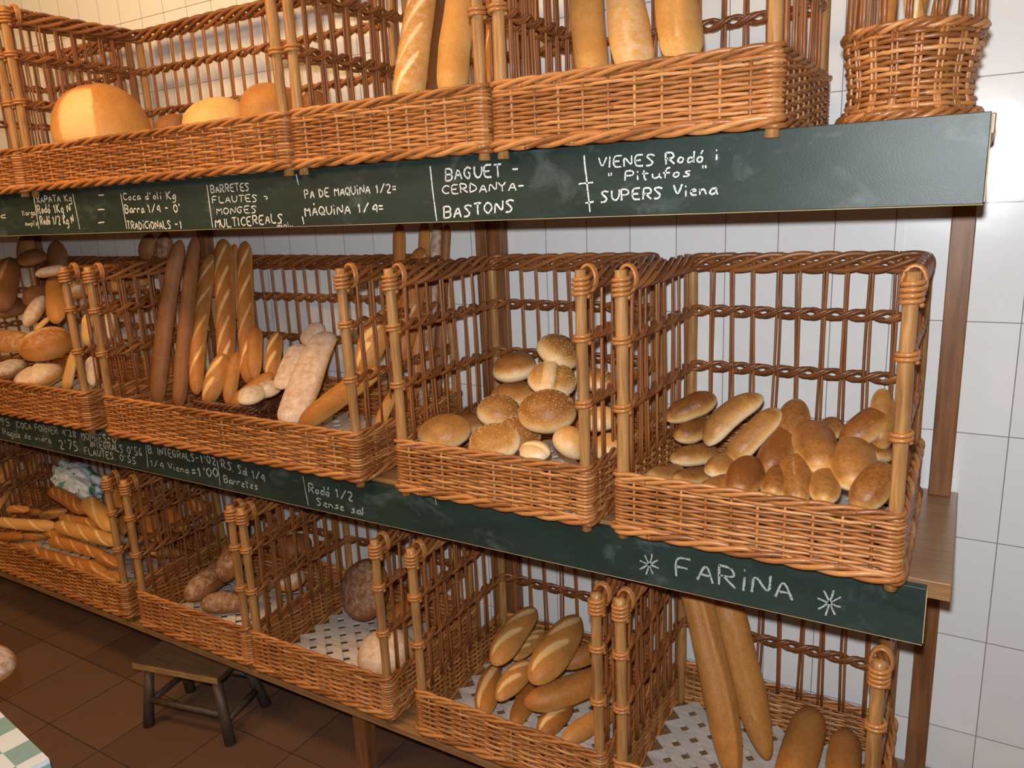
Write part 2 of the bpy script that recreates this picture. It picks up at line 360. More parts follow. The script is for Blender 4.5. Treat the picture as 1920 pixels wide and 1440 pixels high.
# breads: (kind, one end, other end, radius, traits, label) or (kind, centre, radius, squash, traits, label)
BREAD = {
 'D': [
  ('vienna_roll',(-.428,-.224,1.101),(-.333,-.156,1.146),.033,{},'long bread roll at the top left of the roll pile, lying against the rods'),
  ('vienna_roll',(-.396,-.246,1.066),(-.344,-.144,1.079),.0331,{},'pale-ended roll tucked under the top left roll of the pile'),
  ('vienna_roll',(-.317,-.286,1.074),(-.223,-.194,1.169),.0312,{'bend':.12},'long curved brown roll with a wrinkled pale tip near the pile top'),
  ('vienna_roll',(-.26,-.315,1.05),(-.177,-.235,1.153),.029,{'bend':.06},'slim brown roll lying slanted beside the curved roll'),
  ('vienna_roll',(-.182,-.338,1.046),(-.149,-.212,1.127),.0334,{},'pale blunt roll pointing forward beside the slim slanted roll'),
  ('vienna_roll',(-.153,-.275,1.077),(-.149,-.195,1.168),.0343,{},'golden roll with a waist standing at the centre top of the pile'),
  ('vienna_roll',(-.069,-.38,1.081),(-.119,-.22,1.117),.0438,{},'fat golden roll pointing at the viewer in the middle of the pile'),
  ('vienna_roll',(-.012,-.408,1.066),(-.027,-.272,1.111),.0433,{},'fat glossy roll at the front right of the pile, nearest the viewer'),
  ('vienna_roll',(-.052,-.264,1.098),(.024,-.196,1.161),.0335,{},'dark golden roll behind the fat glossy roll, under the right post'),
  ('vienna_roll',(.02,-.244,1.094),(.009,-.186,1.203),.023,{},'pale roll standing on end behind the right front post'),
  ('vienna_roll',(-.4,-.275,1.025),(-.314,-.195,1.028),.0293,{},'brown roll in the left middle of the pile with a pale left end'),
  ('vienna_roll',(-.418,-.366,1.013),(-.371,-.264,.996),.0241,{},'brown roll in the front left corner of the roll basket'),
  ('vienna_roll',(-.347,-.407,1.029),(-.298,-.293,1.011),.0231,{},'brown roll second from the left along the front edge'),
  ('vienna_roll',(-.283,-.377,1.044),(-.253,-.263,1.044),.029,{},'short pale-edged roll under the slim slanted roll'),
  ('vienna_roll',(-.278,-.446,1.033),(-.239,-.354,1.03),.0185,{},'small split roll low at the front edge, mostly buried'),
  ('vienna_roll',(-.21,-.438,1.03),(-.213,-.312,1.062),.0347,{},'golden roll pointing forward at the front edge, left of centre'),
  ('vienna_roll',(-.145,-.446,1.043),(-.143,-.344,1.064),.0282,{},'golden roll at the front edge under the pale blunt roll'),
  ('vienna_roll',(-.098,-.447,1.036),(-.124,-.333,1.087),.031,{'score':'seam'},'roll with a long pale crease down its side, centre of the front edge'),
  ('vienna_roll',(-.053,-.452,1.047),(-.064,-.343,1.07),.0288,{},'roll in shade at the front edge under the two fat rolls'),
  ('vienna_roll',(.003,-.45,1.042),(.042,-.365,1.105),.0318,{},'roll with a pale flank in the front right corner behind the post'),
  ('vienna_roll',(-.015,-.254,1.091),(.029,-.196,1.07),.0289,{},'brown roll half hidden behind the right front post'),
  ('vienna_roll',(-.099,-.204,1.093),(-.073,-.146,1.112),.0275,{},'dark roll peeping out behind the fat forward-pointing roll'),
 ],
 'C': [
  ('sesame_bun',(-.711,-.2,1.234),.0566,.72,{'top':(.5,-.1,.8)},'sesame bun on the very top of the bun pile beside the post'),
  ('sesame_bun',(-.698,-.26,1.177),.0595,.7,{'top':(.35,-.2,.9),'crease':1},'sesame bun with a torn pale crease, second from the top'),
  ('round_bun',(-.837,-.2,1.183),.0579,.75,{'top':(-.1,-.15,1)},'smooth dark brown bun without seeds at the upper left of the pile'),
  ('round_bun',(-.837,-.21,1.115),.0582,.6,{'top':(0,-.3,1),'pale':1},'plain golden bun beneath the dark brown bun'),
  ('sesame_bun',(-.828,-.3,1.094),.0533,.8,{'top':(.3,-.2,.9)},'sesame bun at the left middle of the bun pile'),
  ('sesame_bun',(-.665,-.35,1.124),.063,.8,{'top':(.1,-.35,.9)},'largest sesame bun, in the centre front of the pile'),
  ('sesame_bun',(-.737,-.36,1.068),.052,.65,{'top':(.4,-.2,.8)},'pale sesame bun wedged under the largest bun'),
  ('round_bun',(-.915,-.41,1.065),.059,.7,{'top':(.15,-.4,.9),'pale':1},'plain golden bun alone in the front left of the bun basket'),
  ('sesame_bun',(-.76,-.43,1.064),.0608,.6,{'top':(-.05,-.5,.9)},'flat sesame bun lying along the front edge'),
  ('round_bun',(-.65,-.44,1.06),.0352,.65,{'top':(0,-.2,1),'crease':1,'pale':2},'small pale torn bun low at the front edge'),
  ('round_bun',(-.574,-.42,1.082),.0415,.9,{'top':(.5,.1,.7),'pale':2},'pale bun at the front right beside the post'),
  ('sesame_bun',(-.606,-.2,1.167),.0466,.75,{'top':(.3,.1,1)},'sesame bun seen through the right side rods, just past the post'),
  ('round_bun',(-.565,-.28,1.099),.0406,.8,{'pale':2},'pale bun seen through the right side rods below the sesame bun'),
  ('round_bun',(-.52,-.34,1.057),.038,.8,{'pale':2},'pale bun low behind the right side rods'),
  ('round_bun',(-.579,-.15,1.069),.0352,.8,{'pale':2},'pale bun in the back right corner behind the side rods'),
  ('round_bun',(-.944,-.27,1.041),.0436,.6,{'dark':1},'dark reddish bun in the shade behind the lone front left bun'),
 ],
 'd': [
  ('scored_loaf',(-.841,-.361,.43),(-.858,-.113,.46),.0379,{'sc':2},'scored loaf leaning at the upper left of the pile, against the back'),
  ('scored_loaf',(-.705,-.396,.44),(-.72,-.113,.47),.0466,{'sc':2},'thickest scored loaf with two wide pale slashes, on top of the pile'),
  ('scored_loaf',(-.703,-.249,.4),(-.614,-.113,.42),.0276,{'sc':0},'plain loaf lying behind the right front post, beside the thickest loaf'),
  ('scored_loaf',(-.787,-.435,.39),(-.786,-.268,.4),.0331,{'sc':2},'scored loaf with a pale tip below the upper left loaf'),
  ('scored_loaf',(-.865,-.226,.36),(-.859,-.06,.36),.0255,{'sc':3},'loaf sandwiched between the two upper loaves'),
  ('scored_loaf',(-.84,-.425,.32),(-.921,-.232,.33),.0316,{'sc':1},'loaf with a long pale score lying at the left of the lattice floor'),
  ('scored_loaf',(-.734,-.396,.37),(-.584,-.194,.39),.0374,{'sc':0},'long smooth loaf lying crosswise across the front of the pile'),
  ('scored_loaf',(-.76,-.408,.31),(-.794,-.235,.315),.0262,{'sc':0},'plain loaf under the end of the crosswise loaf'),
  ('scored_loaf',(-.679,-.425,.315),(-.667,-.272,.32),.0307,{'sc':1},'front loaf with one wide pale score, below the crosswise loaf'),
  ('scored_loaf',(-.62,-.416,.315),(-.55,-.252,.32),.0257,{'sc':0},'smooth loaf in the front right corner beside the post'),
 ],
 'e': [
  ('baguette',(-.224,-.34,.305),(-.4,-.185,.783),.0364,{'score':'ridge','cap':3.5},'long ridged baguette, left of the two leaning against the back rim'),
  ('baguette',(-.174,-.234,.305),(-.341,-.11,.75),.0391,{'score':'seam','cap':4.5},'long baguette, right of the two leaning, its tip on the lattice'),
  ('long_loaf',(-.105,-.344,.32),(-.107,-.047,.335),.043,{},'plain blunt loaf lying on the lattice floor right of the leaning baguettes'),
  ('long_loaf',(-.002,-.313,.32),(-.024,-.078,.325),.0371,{},'plain blunt loaf lying beside the right front post'),
 ],
 'c': [
  ('round_loaf',(-1.45,-.17,.409),.1017,.45,{'top':(-.2,-.85,.5),'dark':1,'flour':.75},'dark round loaf standing on edge at the back of the lattice'),
  ('round_loaf',(-1.222,-.347,.34),.0849,.75,{'flour':1},'white floured round loaf behind the right front post on the lattice'),
  ('round_loaf',(-1.304,-.161,.35),.0503,.8,{},'orange-brown loaf behind the floured loaf, seen between the posts'),
 ],
 'b': [
  ('long_loaf',(-2.041,-.398,.34),(-2.127,-.15,.34),.0535,{'dark':1,'flour':.75,'tex':1},'dark rough oval loaf lying at the left of its basket'),
  ('long_loaf',(-2.027,-.364,.31),(-1.878,-.271,.31),.0376,{'dark':1,'flour':.75,'tex':1},'dark short loaf at the front of its basket beside the post'),
  ('round_loaf',(-1.94,-.28,.449),.0757,.6,{'top':(-.4,-.6,.6),'dark':1,'flour':.75},'dark round loaf standing up behind the right front post'),
  ('round_loaf',(-1.832,-.1,.446),.0597,.7,{'dark':1},'brown round loaf in the back corner, seen through the side rods'),
  ('round_loaf',(-1.754,-.2,.384),.0482,.8,{'flour':1},'floured loaf low at the right, seen through the side rods'),
 ],
 'a': [
  ('barra_loaf',(-2.762,-.3,.493),(-3.077,-.26,.519),.0287,{'sc':4},'barra with pale stripes lying below the plastic bag, tip up to the left'),
  ('barra_loaf',(-2.438,-.38,.516),(-2.8,-.27,.524),.0353,{'sc':1,'pale':1},'thick bright barra running behind the right front post'),
  ('barra_loaf',(-2.794,-.4,.473),(-2.36,-.42,.493),.0268,{'sc':3,'pale':1},'long shiny barra lying across the front right of its basket'),
  ('barra_loaf',(-3.203,-.43,.425),(-2.843,-.38,.45),.0234,{'sc':2,'pale':1},'long barra lying across the left, tip at the basket centre'),
  ('barra_loaf',(-3.082,-.43,.364),(-2.875,-.36,.404),.0198,{'sc':1},'barra with a grey-floured tip low at the front left'),
  ('barra_loaf',(-3.157,-.455,.376),(-2.975,-.44,.405),.017,{'sc':0},'dark barra at the left edge under the long left barra'),
  ('barra_loaf',(-3.199,-.38,.457),(-3.059,-.36,.472),.0167,{'sc':1},'short barra at the back left of its basket'),
  ('barra_loaf',(-3.135,-.34,.441),(-3.084,-.3,.436),.0165,{'sc':0},'barra tip beside the short back left barra'),
  ('barra_loaf',(-3.164,-.28,.391),(-3.047,-.22,.42),.0218,{'sc':1},'darker barra under the tip of the striped barra'),
  ('barra_loaf',(-2.893,-.33,.459),(-2.569,-.34,.489),.0199,{'sc':2},'barra squeezed between the striped and the shiny barra'),
  ('barra_loaf',(-2.82,-.42,.412),(-2.441,-.43,.43),.0231,{'sc':3},'barra just below the long shiny barra'),
  ('barra_loaf',(-2.91,-.445,.36),(-2.541,-.445,.376),.0268,{'sc':4},'striped barra at the front edge, left of centre'),
  ('barra_loaf',(-2.614,-.45,.37),(-2.411,-.45,.383),.0257,{'sc':2},'barra in the front edge row, second from the right'),
  ('barra_loaf',(-2.502,-.455,.358),(-2.309,-.455,.385),.0214,{'sc':1},'small barra end in the front right corner by the post'),
  ('barra_loaf',(-2.497,-.43,.425),(-2.339,-.43,.417),.0216,{'sc':1},'barra tip behind the front edge row, touching the right post'),
  ('barra_loaf',(-2.52,-.3,.45),(-2.759,-.16,.563),.0264,{'sc':2},'barra standing upright just right of the front post'),
  ('barra_loaf',(-2.314,-.3,.462),(-2.664,-.13,.537),.0353,{'sc':1},'thick barra leaning back behind the right side rods'),
  ('barra_loaf',(-2.297,-.2,.466),(-2.553,-.12,.491),.0328,{'sc':1},'barra leaning in the back right of its basket, behind the rods'),
  ('barra_loaf',(-2.277,-.1,.502),(-2.457,-.08,.523),.0248,{'sc':1},'barra highest at the back right corner behind the rods'),
  ('barra_loaf',(-2.289,-.35,.44),(-2.35,-.18,.349),.0236,{'sc':1},'barra lying low behind the right side rods'),
  ('barra_loaf',(-3.165,-.46,.325),(-2.872,-.44,.388),.0176,{'sc':2},'barra low at the front left, under the floured tip'),
  ('barra_loaf',(-2.944,-.38,.413),(-2.631,-.41,.428),.0171,{'sc':2},'barra under the tip of the long shiny barra'),
 ],
 'z': [
  ('barra_loaf',(-3.321,-.402,.39),(-3.352,-.258,.535),.0266,{'sc':2},'lowest and nearest of the barras seen through the far left side rods'),
  ('barra_loaf',(-3.377,-.321,.39),(-3.394,-.179,.543),.0273,{'sc':2},'barra in the middle of those seen through the far left side rods'),
  ('barra_loaf',(-3.486,-.3,.431),(-3.497,-.16,.589),.0278,{'sc':2},'upper barra at the frame edge behind the far left side rods'),
  ('barra_loaf',(-3.446,-.219,.427),(-3.449,-.081,.586),.0282,{'sc':2},'barra nearest the back wall behind the far left side rods'),
 ],
 'A': [
  ('oval_loaf',(-3.082,-.3,1.27),(-3.202,-.18,1.469),.0494,{'dark':1,'sc':1},'large dark split loaf standing at the far left edge'),
  ('round_loaf',(-3.072,-.16,1.461),.0531,.7,{'dark':1},'dark-topped loaf at the back of the country bread pile'),
  ('oval_loaf',(-3.134,-.16,1.432),(-3.15,-.12,1.568),.0395,{'dark':1},'brown loaf standing tallest at the back, under the chalkboard'),
  ('oval_loaf',(-2.997,-.1,1.399),(-3.054,-.07,1.528),.0412,{'dark':1},'brown loaf standing beside the tallest back loaf'),
  ('oval_loaf',(-2.804,-.3,1.417),(-2.708,-.24,1.434),.0234,{'flour':1},'golden loaf with white floured back at the pile top, left of the post'),
  ('oval_loaf',(-2.639,-.34,1.252),(-2.816,-.22,1.409),.0391,{},'smooth golden loaf hanging vertically left of the front post'),
  ('oval_loaf',(-2.86,-.34,1.227),(-2.846,-.26,1.333),.0349,{'flour':1},'golden loaf with a floured white edge in the pile middle'),
  ('oval_loaf',(-2.76,-.36,1.221),(-2.761,-.3,1.261),.0123,{'pale':1},'small pale bread end between the two golden loaves'),
  ('round_loaf',(-2.675,-.37,1.167),.0821,.8,{'crease':1,'flour':.7},'large golden country boule with a floured crease, front right'),
  ('oval_loaf',(-3.09,-.37,1.171),(-2.819,-.36,1.172),.0474,{'flour':.75},'golden oval loaf with floured top at the left edge, front row'),
  ('round_loaf',(-2.902,-.41,1.069),.066,.6,{'flour':1,'dark':1},'floured dark loaf low at the front left of the country breads'),
  ('round_loaf',(-2.654,-.43,1.069),.0784,.55,{'flour':1,'crease':1},'white floured loaf lying along the front edge'),
  ('oval_loaf',(-2.46,-.45,1.045),(-2.454,-.4,1.173),.0201,{'pale':1},'pale crusty slab standing beside the right front post'),
  ('oval_loaf',(-2.445,-.36,1.182),(-2.463,-.33,1.29),.0204,{'pale':1},'pale bread wedge between the two neighbouring front posts'),
  ('oval_loaf',(-2.416,-.38,1.048),(-2.468,-.34,1.14),.023,{'flour':1},'floured loaf low between the two neighbouring front posts'),
  ('round_loaf',(-2.5,-.27,1.367),.0375,.9,{},'golden loaf seen behind the left post of the baguette basket'),
  ('round_loaf',(-2.467,-.2,1.372),.038,.9,{},'golden loaf seen through the side rods right of the post'),
  ('round_loaf',(-2.461,-.12,1.379),.0389,.9,{},'orange loaf at the back, seen through the side rods'),
  ('oval_loaf',(-2.35,-.33,1.205),(-2.38,-.3,1.303),.0182,{'flour':1},'floured loaf seen low through the side rods'),
  ('oval_loaf',(-2.471,-.08,1.447),(-2.44,-.06,1.544),.0358,{'dark':1},'dark rounded loaf showing above the rim left of the tall baguettes'),
  ('oval_loaf',(-2.368,-.08,1.447),(-2.359,-.055,1.549),.0352,{'dark':1,'flour':.75},'dark flour-dotted loaf behind the two brown baguettes'),
  ('round_loaf',(-3.001,-.2,1.315),.0559,.85,{'dark':1},'dark loaf in shade behind the golden loaf with the floured white edge'),
  ('round_loaf',(-3.142,-.24,1.27),.0604,.8,{'dark':1},'dark loaf in shade below the large split loaf'),
  ('round_loaf',(-2.501,-.17,1.281),.0454,.9,{},'golden loaf in the middle, seen through the side rods below the orange loaf'),
  ('round_loaf',(-2.499,-.1,1.281),.038,.9,{'dark':1},'brown loaf low at the back wall, seen through the side rods'),
  ('round_loaf',(-2.624,-.26,1.354),.0417,.9,{'flour':1},'floured loaf seen high between the two neighbouring front posts'),
 ],
 'B': [
  ('baguette',(-2.103,-.36,1.008),(-2.074,-.21,1.526),.0301,{'dark':1},'thick plain brown baguette, leftmost of the upright ones'),
  ('baguette',(-1.99,-.36,1.01),(-2.062,-.16,1.534),.0253,{'dark':1},'plain brown baguette, second from the left of the upright ones'),
  ('baguette',(-1.924,-.34,1.052),(-2.084,-.09,1.471),.0268,{'sc':4},'upright scored baguette just right of the two plain brown ones'),
  ('baguette',(-1.829,-.3,1.063),(-2.003,-.1,1.521),.0321,{'sc':5},'upright golden baguette with bold pale slashes, tallest of the scored ones'),
  ('baguette',(-1.747,-.28,1.088),(-1.91,-.09,1.512),.0271,{'sc':4},'upright scored baguette, rightmost of the tall group'),
  ('baguette',(-1.963,-.12,1.255),(-1.987,-.07,1.503),.0167,{'sc':0},'thin baguette tip peeping between the two scored ones'),
  ('scored_loaf',(-1.853,-.36,1.03),(-1.844,-.28,1.178),.0359,{'sc':2},'short bright loaf with two wide pale slashes in the small dark basket'),
  ('baguette',(-1.779,-.34,1.032),(-1.802,-.26,1.182),.022,{'sc':0},'slim plain loaf beside the short bright loaf'),
  ('baguette',(-1.717,-.28,1.102),(-1.776,-.2,1.252),.0254,{'sc':0},'smooth golden loaf standing behind the slim plain loaf'),
  ('scored_loaf',(-1.669,-.26,1.101),(-1.729,-.16,1.233),.0271,{'sc':2},'brown scored loaf standing left of the floured slabs'),
  ('oval_loaf',(-1.741,-.36,1.04),(-1.634,-.28,1.13),.0254,{},'golden flat loaf lying in the small dark basket'),
  ('round_bun',(-1.629,-.37,1.082),.0427,.7,{'flour':1},'floured bun at the front of the small dark basket'),
  ('round_bun',(-1.616,-.32,1.089),.0381,.7,{'flour':1},'floured bun behind the front floured bun'),
  ('ciabatta',(-1.537,-.34,1.103),(-1.593,-.2,1.205),.0381,{'flour':1},'shorter floured slab loaf leaning left of the largest slab'),
  ('ciabatta',(-1.421,-.43,1.032),(-1.495,-.18,1.245),.052,{'flour':1},'largest floured slab loaf leaning beside the post'),
  ('ciabatta',(-1.618,-.16,1.196),(-1.593,-.1,1.255),.036,{'flour':1},'floured slab loaf behind the largest slab'),
  ('baguette',(-1.368,-.445,1.037),(-1.136,-.36,1.199),.0317,{'sc':0,'score':'seam'},'golden baguette lying slanted at the front right, tip over the edge'),
  ('scored_loaf',(-1.247,-.32,1.168),(-1.212,-.2,1.335),.0411,{'sc':3},'golden scored loaf between the two posts'),
  ('baguette',(-1.133,-.3,1.196),(-1.145,-.15,1.488),.0313,{'sc':2},'golden round-topped baguette standing behind the post with the loop'),
  ('baguette',(-1.214,-.16,1.188),(-1.27,-.08,1.552),.0192,{'sc':0},'slim baguette with its tip above the basket rim'),
  ('baguette',(-1.146,-.24,1.079),(-1.179,-.08,1.559),.0187,{'sc':0},'brown baguette right of the slim tip'),
  ('baguette',(-1.139,-.2,1.054),(-1.137,-.075,1.563),.0178,{'flour':.85,'dark':1},'brown baguette with white floured seam near the right end'),
  ('baguette',(-1.137,-.14,1.055),(-1.111,-.07,1.547),.014,{'dark':1},'dark slim baguette nearest the wooden upright'),
  ('baguette',(-1.137,-.4,1.043),(-1.124,-.3,1.163),.0166,{'sc':0},'plain baguette low behind the right side rods'),
 ],
 't2': [
  ('round_loaf',(-2.19,-.345,1.851),.1424,1.05,{'top':(0,0,1),'face':(-1.55,-.72)},'huge round country loaf with a pale floured face, left on the top shelf'),
  ('round_loaf',(-1.716,-.3,1.847),.0952,.75,{'pale':1},'smooth pale domed loaf in the middle of its basket'),
  ('round_loaf',(-1.535,-.27,1.866),.0799,.9,{'top':(.3,-.2,1)},'golden domed loaf behind the right front post'),
  ('round_loaf',(-1.917,-.3,1.865),.0471,.6,{'dark':1},'flat brown loaf between the huge loaf and the pale domed loaf'),
  ('round_loaf',(-1.533,-.1,1.898),.0387,1,{'dark':1},'brown loaf at the back, seen right of the neighbouring post'),
 ],
 't3': [
  ('long_loaf',(-.967,-.4,1.807),(-1.062,-.16,2.152),.0382,{'sc':4,'flour':.7,'pale':1},'tall floured scored loaf, left in its basket on the top shelf'),
  ('long_loaf',(-.975,-.28,1.824),(-1.053,-.09,2.164),.0225,{'dark':1},'narrow tall loaf in the shade between two thick ones'),
  ('long_loaf',(-.845,-.4,1.817),(-.943,-.16,2.131),.0382,{'sc':0,'pale':1},'thick smooth tall loaf left of the right front post'),
  ('long_loaf',(-.772,-.36,1.842),(-.891,-.14,2.114),.0168,{'sc':1},'pale tall loaf glimpsed right of the front post'),
 ],
 't4': [
  ('long_loaf',(-.511,-.4,1.821),(-.633,-.16,2.095),.0353,{'sc':0,'pale':1},'tall plain loaf, leftmost of three on the right of the top shelf'),
  ('long_loaf',(-.415,-.42,1.816),(-.554,-.16,2.095),.0389,{'sc':2,'flour':.75,'score':'seam','pale':1},'tall loaf with a pale open score, middle of three'),
  ('long_loaf',(-.332,-.4,1.829),(-.443,-.16,2.075),.0406,{'sc':1,'score':'seam','pale':1},'thick tall loaf, rightmost of three'),
 ],
 'r': [
  ('baguette',(-.009,-.37,1.815),(-.007,-.34,1.934),.0129,{'sc':0},'thin baguette leaning left in the round basket'),
  ('baguette',(.042,-.38,1.813),(.02,-.36,1.925),.0137,{'sc':1,'pale':1},'pale baguette in front in the round basket'),
  ('baguette',(.056,-.35,1.815),(.072,-.33,1.923),.0111,{'sc':1},'baguette leaning right in the round basket'),
  ('baguette',(.023,-.33,1.823),(.039,-.3,1.935),.0118,{'sc':0},'baguette at the back of the round basket'),
 ],
}

# ------------------------------------------------------------------ the room
YF = -0.4806            # front face of the chalkboards
SH = {'top': 1.693, 'mid': 0.940, 'low': 0.2405}
LOW = 0.2535            # the bottom baskets stand on their feet, 13 mm above the plank
w = MB(); w.box((-6.5, 0, -0.02), (1.6, 0.1, 3.2)); struct(w.obj('wall_back', M['tiles'], smooth=False))
w = MB(); w.box((-6.5, -4.2, -0.08), (1.6, 0.1, 0.0)); struct(w.obj('floor', M['floor'], smooth=False))

# ------------------------------------------------------------------ shelf rack
w = MB(); w.box((.0005, -.003, 0), (.015, 0.001, 3.2)); t_ = NT('white_trim', .2); t_.color((.76, .75, .74)); struct(w.obj('trim_1', t_.m, smooth=False))
rack = tag(empty('shelf_rack', (-1.9, 0, 0)), 'long wooden wall rack with three plank shelves and two green chalkboard fronts', 'shelf rack')
rack_inv = Matrix.Translation((1.9, 0, 0))
def rp(mb, name, mat, bevel=0.002, parent=None, **k):
    o = mb.obj(name, mat, rack if parent is None else parent, smooth=False, bevel=bevel)
    if parent is None: o.matrix_parent_inverse = rack_inv
    return o
for z, xr, th in ((SH['top'], 0.156, 0.03), (SH['mid'], 0.157, 0.033), (SH['low'], 0.20, 0.02)):
    w = MB(); w.box((-4.1, YF + (0.019 if z > 0.3 else 0.0), z - th), (xr, -0.002, z)); rp(w, 'shelf', M['shelf'])
for xa, xb in ((0.100, 0.143), (-1.042, -1.006), (-0.998, -0.960), (-2.215, -2.175), (-3.32, -3.28)):
    for za, zb in ((0.0, 0.2205), (0.2405, 0.907), (0.940, 1.663), (1.693, 1.9)):
        if zb > 1.8: continue
        w = MB(); w.box((xa, -0.040, za), (xb, -0.002, zb)); rp(w, 'upright', M['upright'])
for xa in (-3.6, -1.30, -0.3, 0.10):
    w = MB(); w.box((xa, -0.43, 0.0), (xa + 0.045, -0.385, 0.2205)); rp(w, 'leg', M['upright'])
for z, xr in ((1.663, 0.143), (0.907, 0.113)):
    w = MB(); w.box((xr - 0.035, -0.455, z - 0.035), (xr, -0.045, z)); rp(w, 'bracket', M['upright'])
def chalkboard(xr, z0, z1):
    w = MB(); w.box((-4.1, YF, z0), (xr, YF + 0.018, z1))
    o = rp(w, 'chalkboard', M['board'], 0.0012); o['label'] = 'green chalkboard strip with white chalk writing'
    e = MB(); e.box((-4.1, YF + 0.0006, z0 - 0.0013), (xr, YF + 0.0165, z0)); e.box((xr, YF + 0.0006, z0 + .003), (xr + 0.0016, YF + 0.0165, z1 - .003))
    rp(e, 'bare_edge', M['bare_wood'], 0, o)
    return o
top_board = chalkboard(0.1495, 1.5635, 1.694)
mid_board = chalkboard(0.121, 0.827, 0.9325)

# ------------------------------------------------------------------ chalk handwriting (strokes on a 4 x 6 grid, y up)
GL = {
'A': '00 26 40;12 32', 'B': '00 06;06 36 44 33 03;33 42 30 00', 'C': '45 26 04 02 20 41', 'D': '00 06;06 25 43 31 00', 'E': '46 06 00 40;03 33', 'F': '00 06 46;03 33',
'G': '45 26 04 02 20 31 33 23', 'I': '00 06', 'K': '00 06;46 03 40', 'L': '06 00 40', 'M': '00 06 23 46 40', 'N': '00 06 40 46', 'O': '20 02 04 26 44 42 20', 'P': '00 06;06 36 44 33 03',
'Q': '20 02 04 26 44 42 20;22 40', 'R': '00 06;06 36 44 33 03;13 40', 'S': '45 26 05 14 32 31 20 00', 'T': '20 26;06 46', 'U': '06 02 20 42 46', 'V': '06 20 46', 'X': '00 46;06 40', 'Y': '06 23 46;23 20', 'Z': '06 46 00 40',
'i': '00 03;05 05', 'ï': '00 04;06 06', 'a': '33 13 01 10 31;33 31 40', 'b': '06 00;03 23 31 20 00', 'c': '33 13 01 10 30', 'd': '32 13 01 10 31;36 31 30', 'e': '02 32 23 13 01 10 30', 'f': '10 15 26 36;03 33', 'g': '33 13 01 10 31;33 3a 2b 0b', 'j': '33 3a 1b',
'l': '06 00', 'm': '00 03;02 13 20;22 33 40', 'n': '00 03;02 23 30', 'o': '10 01 13 32 20 10', 'p': '0b 03;03 23 31 10 00', 'r': '00 03;02 13 33', 's': '33 13 12 31 20 00', 't': '16 11 20;04 34', 'u': '03 01 10 31 33;31 40', 'v': '03 10 33', 'y': '03 11;33 1b', 'è': '02 32 23 13 01 10 30;16 25', 'ó': '10 01 13 32 20 10;24 36', 'À': '00 26 40;12 32;17 28',
'0': '20 02 04 26 44 42 20', '1': '04 26 20', '2': '05 26 44 00 40', '3': '05 26 44 23 41 20 01', '4': '40 46 02 42', '5': '46 16 13 33 41 20 00', '6': '36 13 01 20 41 32 02', '7': '06 46 10', '8': '23 04 26 44 23 01 20 41 23', '9': '43 14 05 26 45 20',
'-': '03 33', '=': '02 32;04 34', '/': '00 46', "'": '16 14', '"': '06 04;26 24', '.': '00 00', ',': '00 1a', '>': '04 33 11', '*': ''}
NARROW = {'I': 1, 'i': 1, 'ï': 1, 'l': 1.2, "'": 2, '.': 0.8, '1': 2.4, '"': 2.4, ' ': 2.6, 'r': 3, 't': 3.2, 'j': 3}
def ck(c): return -1.4 if c == 'a' else (-2.6 if c == 'b' else float(c))
def smooth_pts(p):
    for _ in range(2):
        if len(p) < 3: return p
        q = [p[0]]
        for a, b in zip(p[:-1], p[1:]): q += [a * .75 + b * .25, a * .25 + b * .75]
        p = q + [p[-1]]
    return p
def stroke(mb, pts, wd):
    pts = np.array(pts)
    if len(pts) == 1 or np.ptp(pts, axis=0).max() < 1e-5: pts = np.array([pts[0] - (0.0012, 0), pts[0] + (0.0012, 0.0006)])
    if len(pts) < 3: pts = np.array([pts[0] * (1 - t) + pts[-1] * t for t in np.linspace(0, 1, 5)])
    T = np.gradient(pts, axis=0); T /= np.linalg.norm(T, axis=1)[:, None] + 1e-9; N = np.stack([-T[:, 1], T[:, 0]], 1)
    wv = wd * 0.5 * (1 + 0.25 * RNG.uniform(-1, 1, len(pts)))[:, None]
    L, Rr = pts + N * wv, pts - N * wv; n = len(pts); y = YF - 0.0007
    V = [(p[0], y, p[1]) for p in L] + [(p[0], y, p[1]) for p in Rr]
    mb.add(V, [(i, n + i, n + i + 1, i + 1) for i in range(n - 1)])
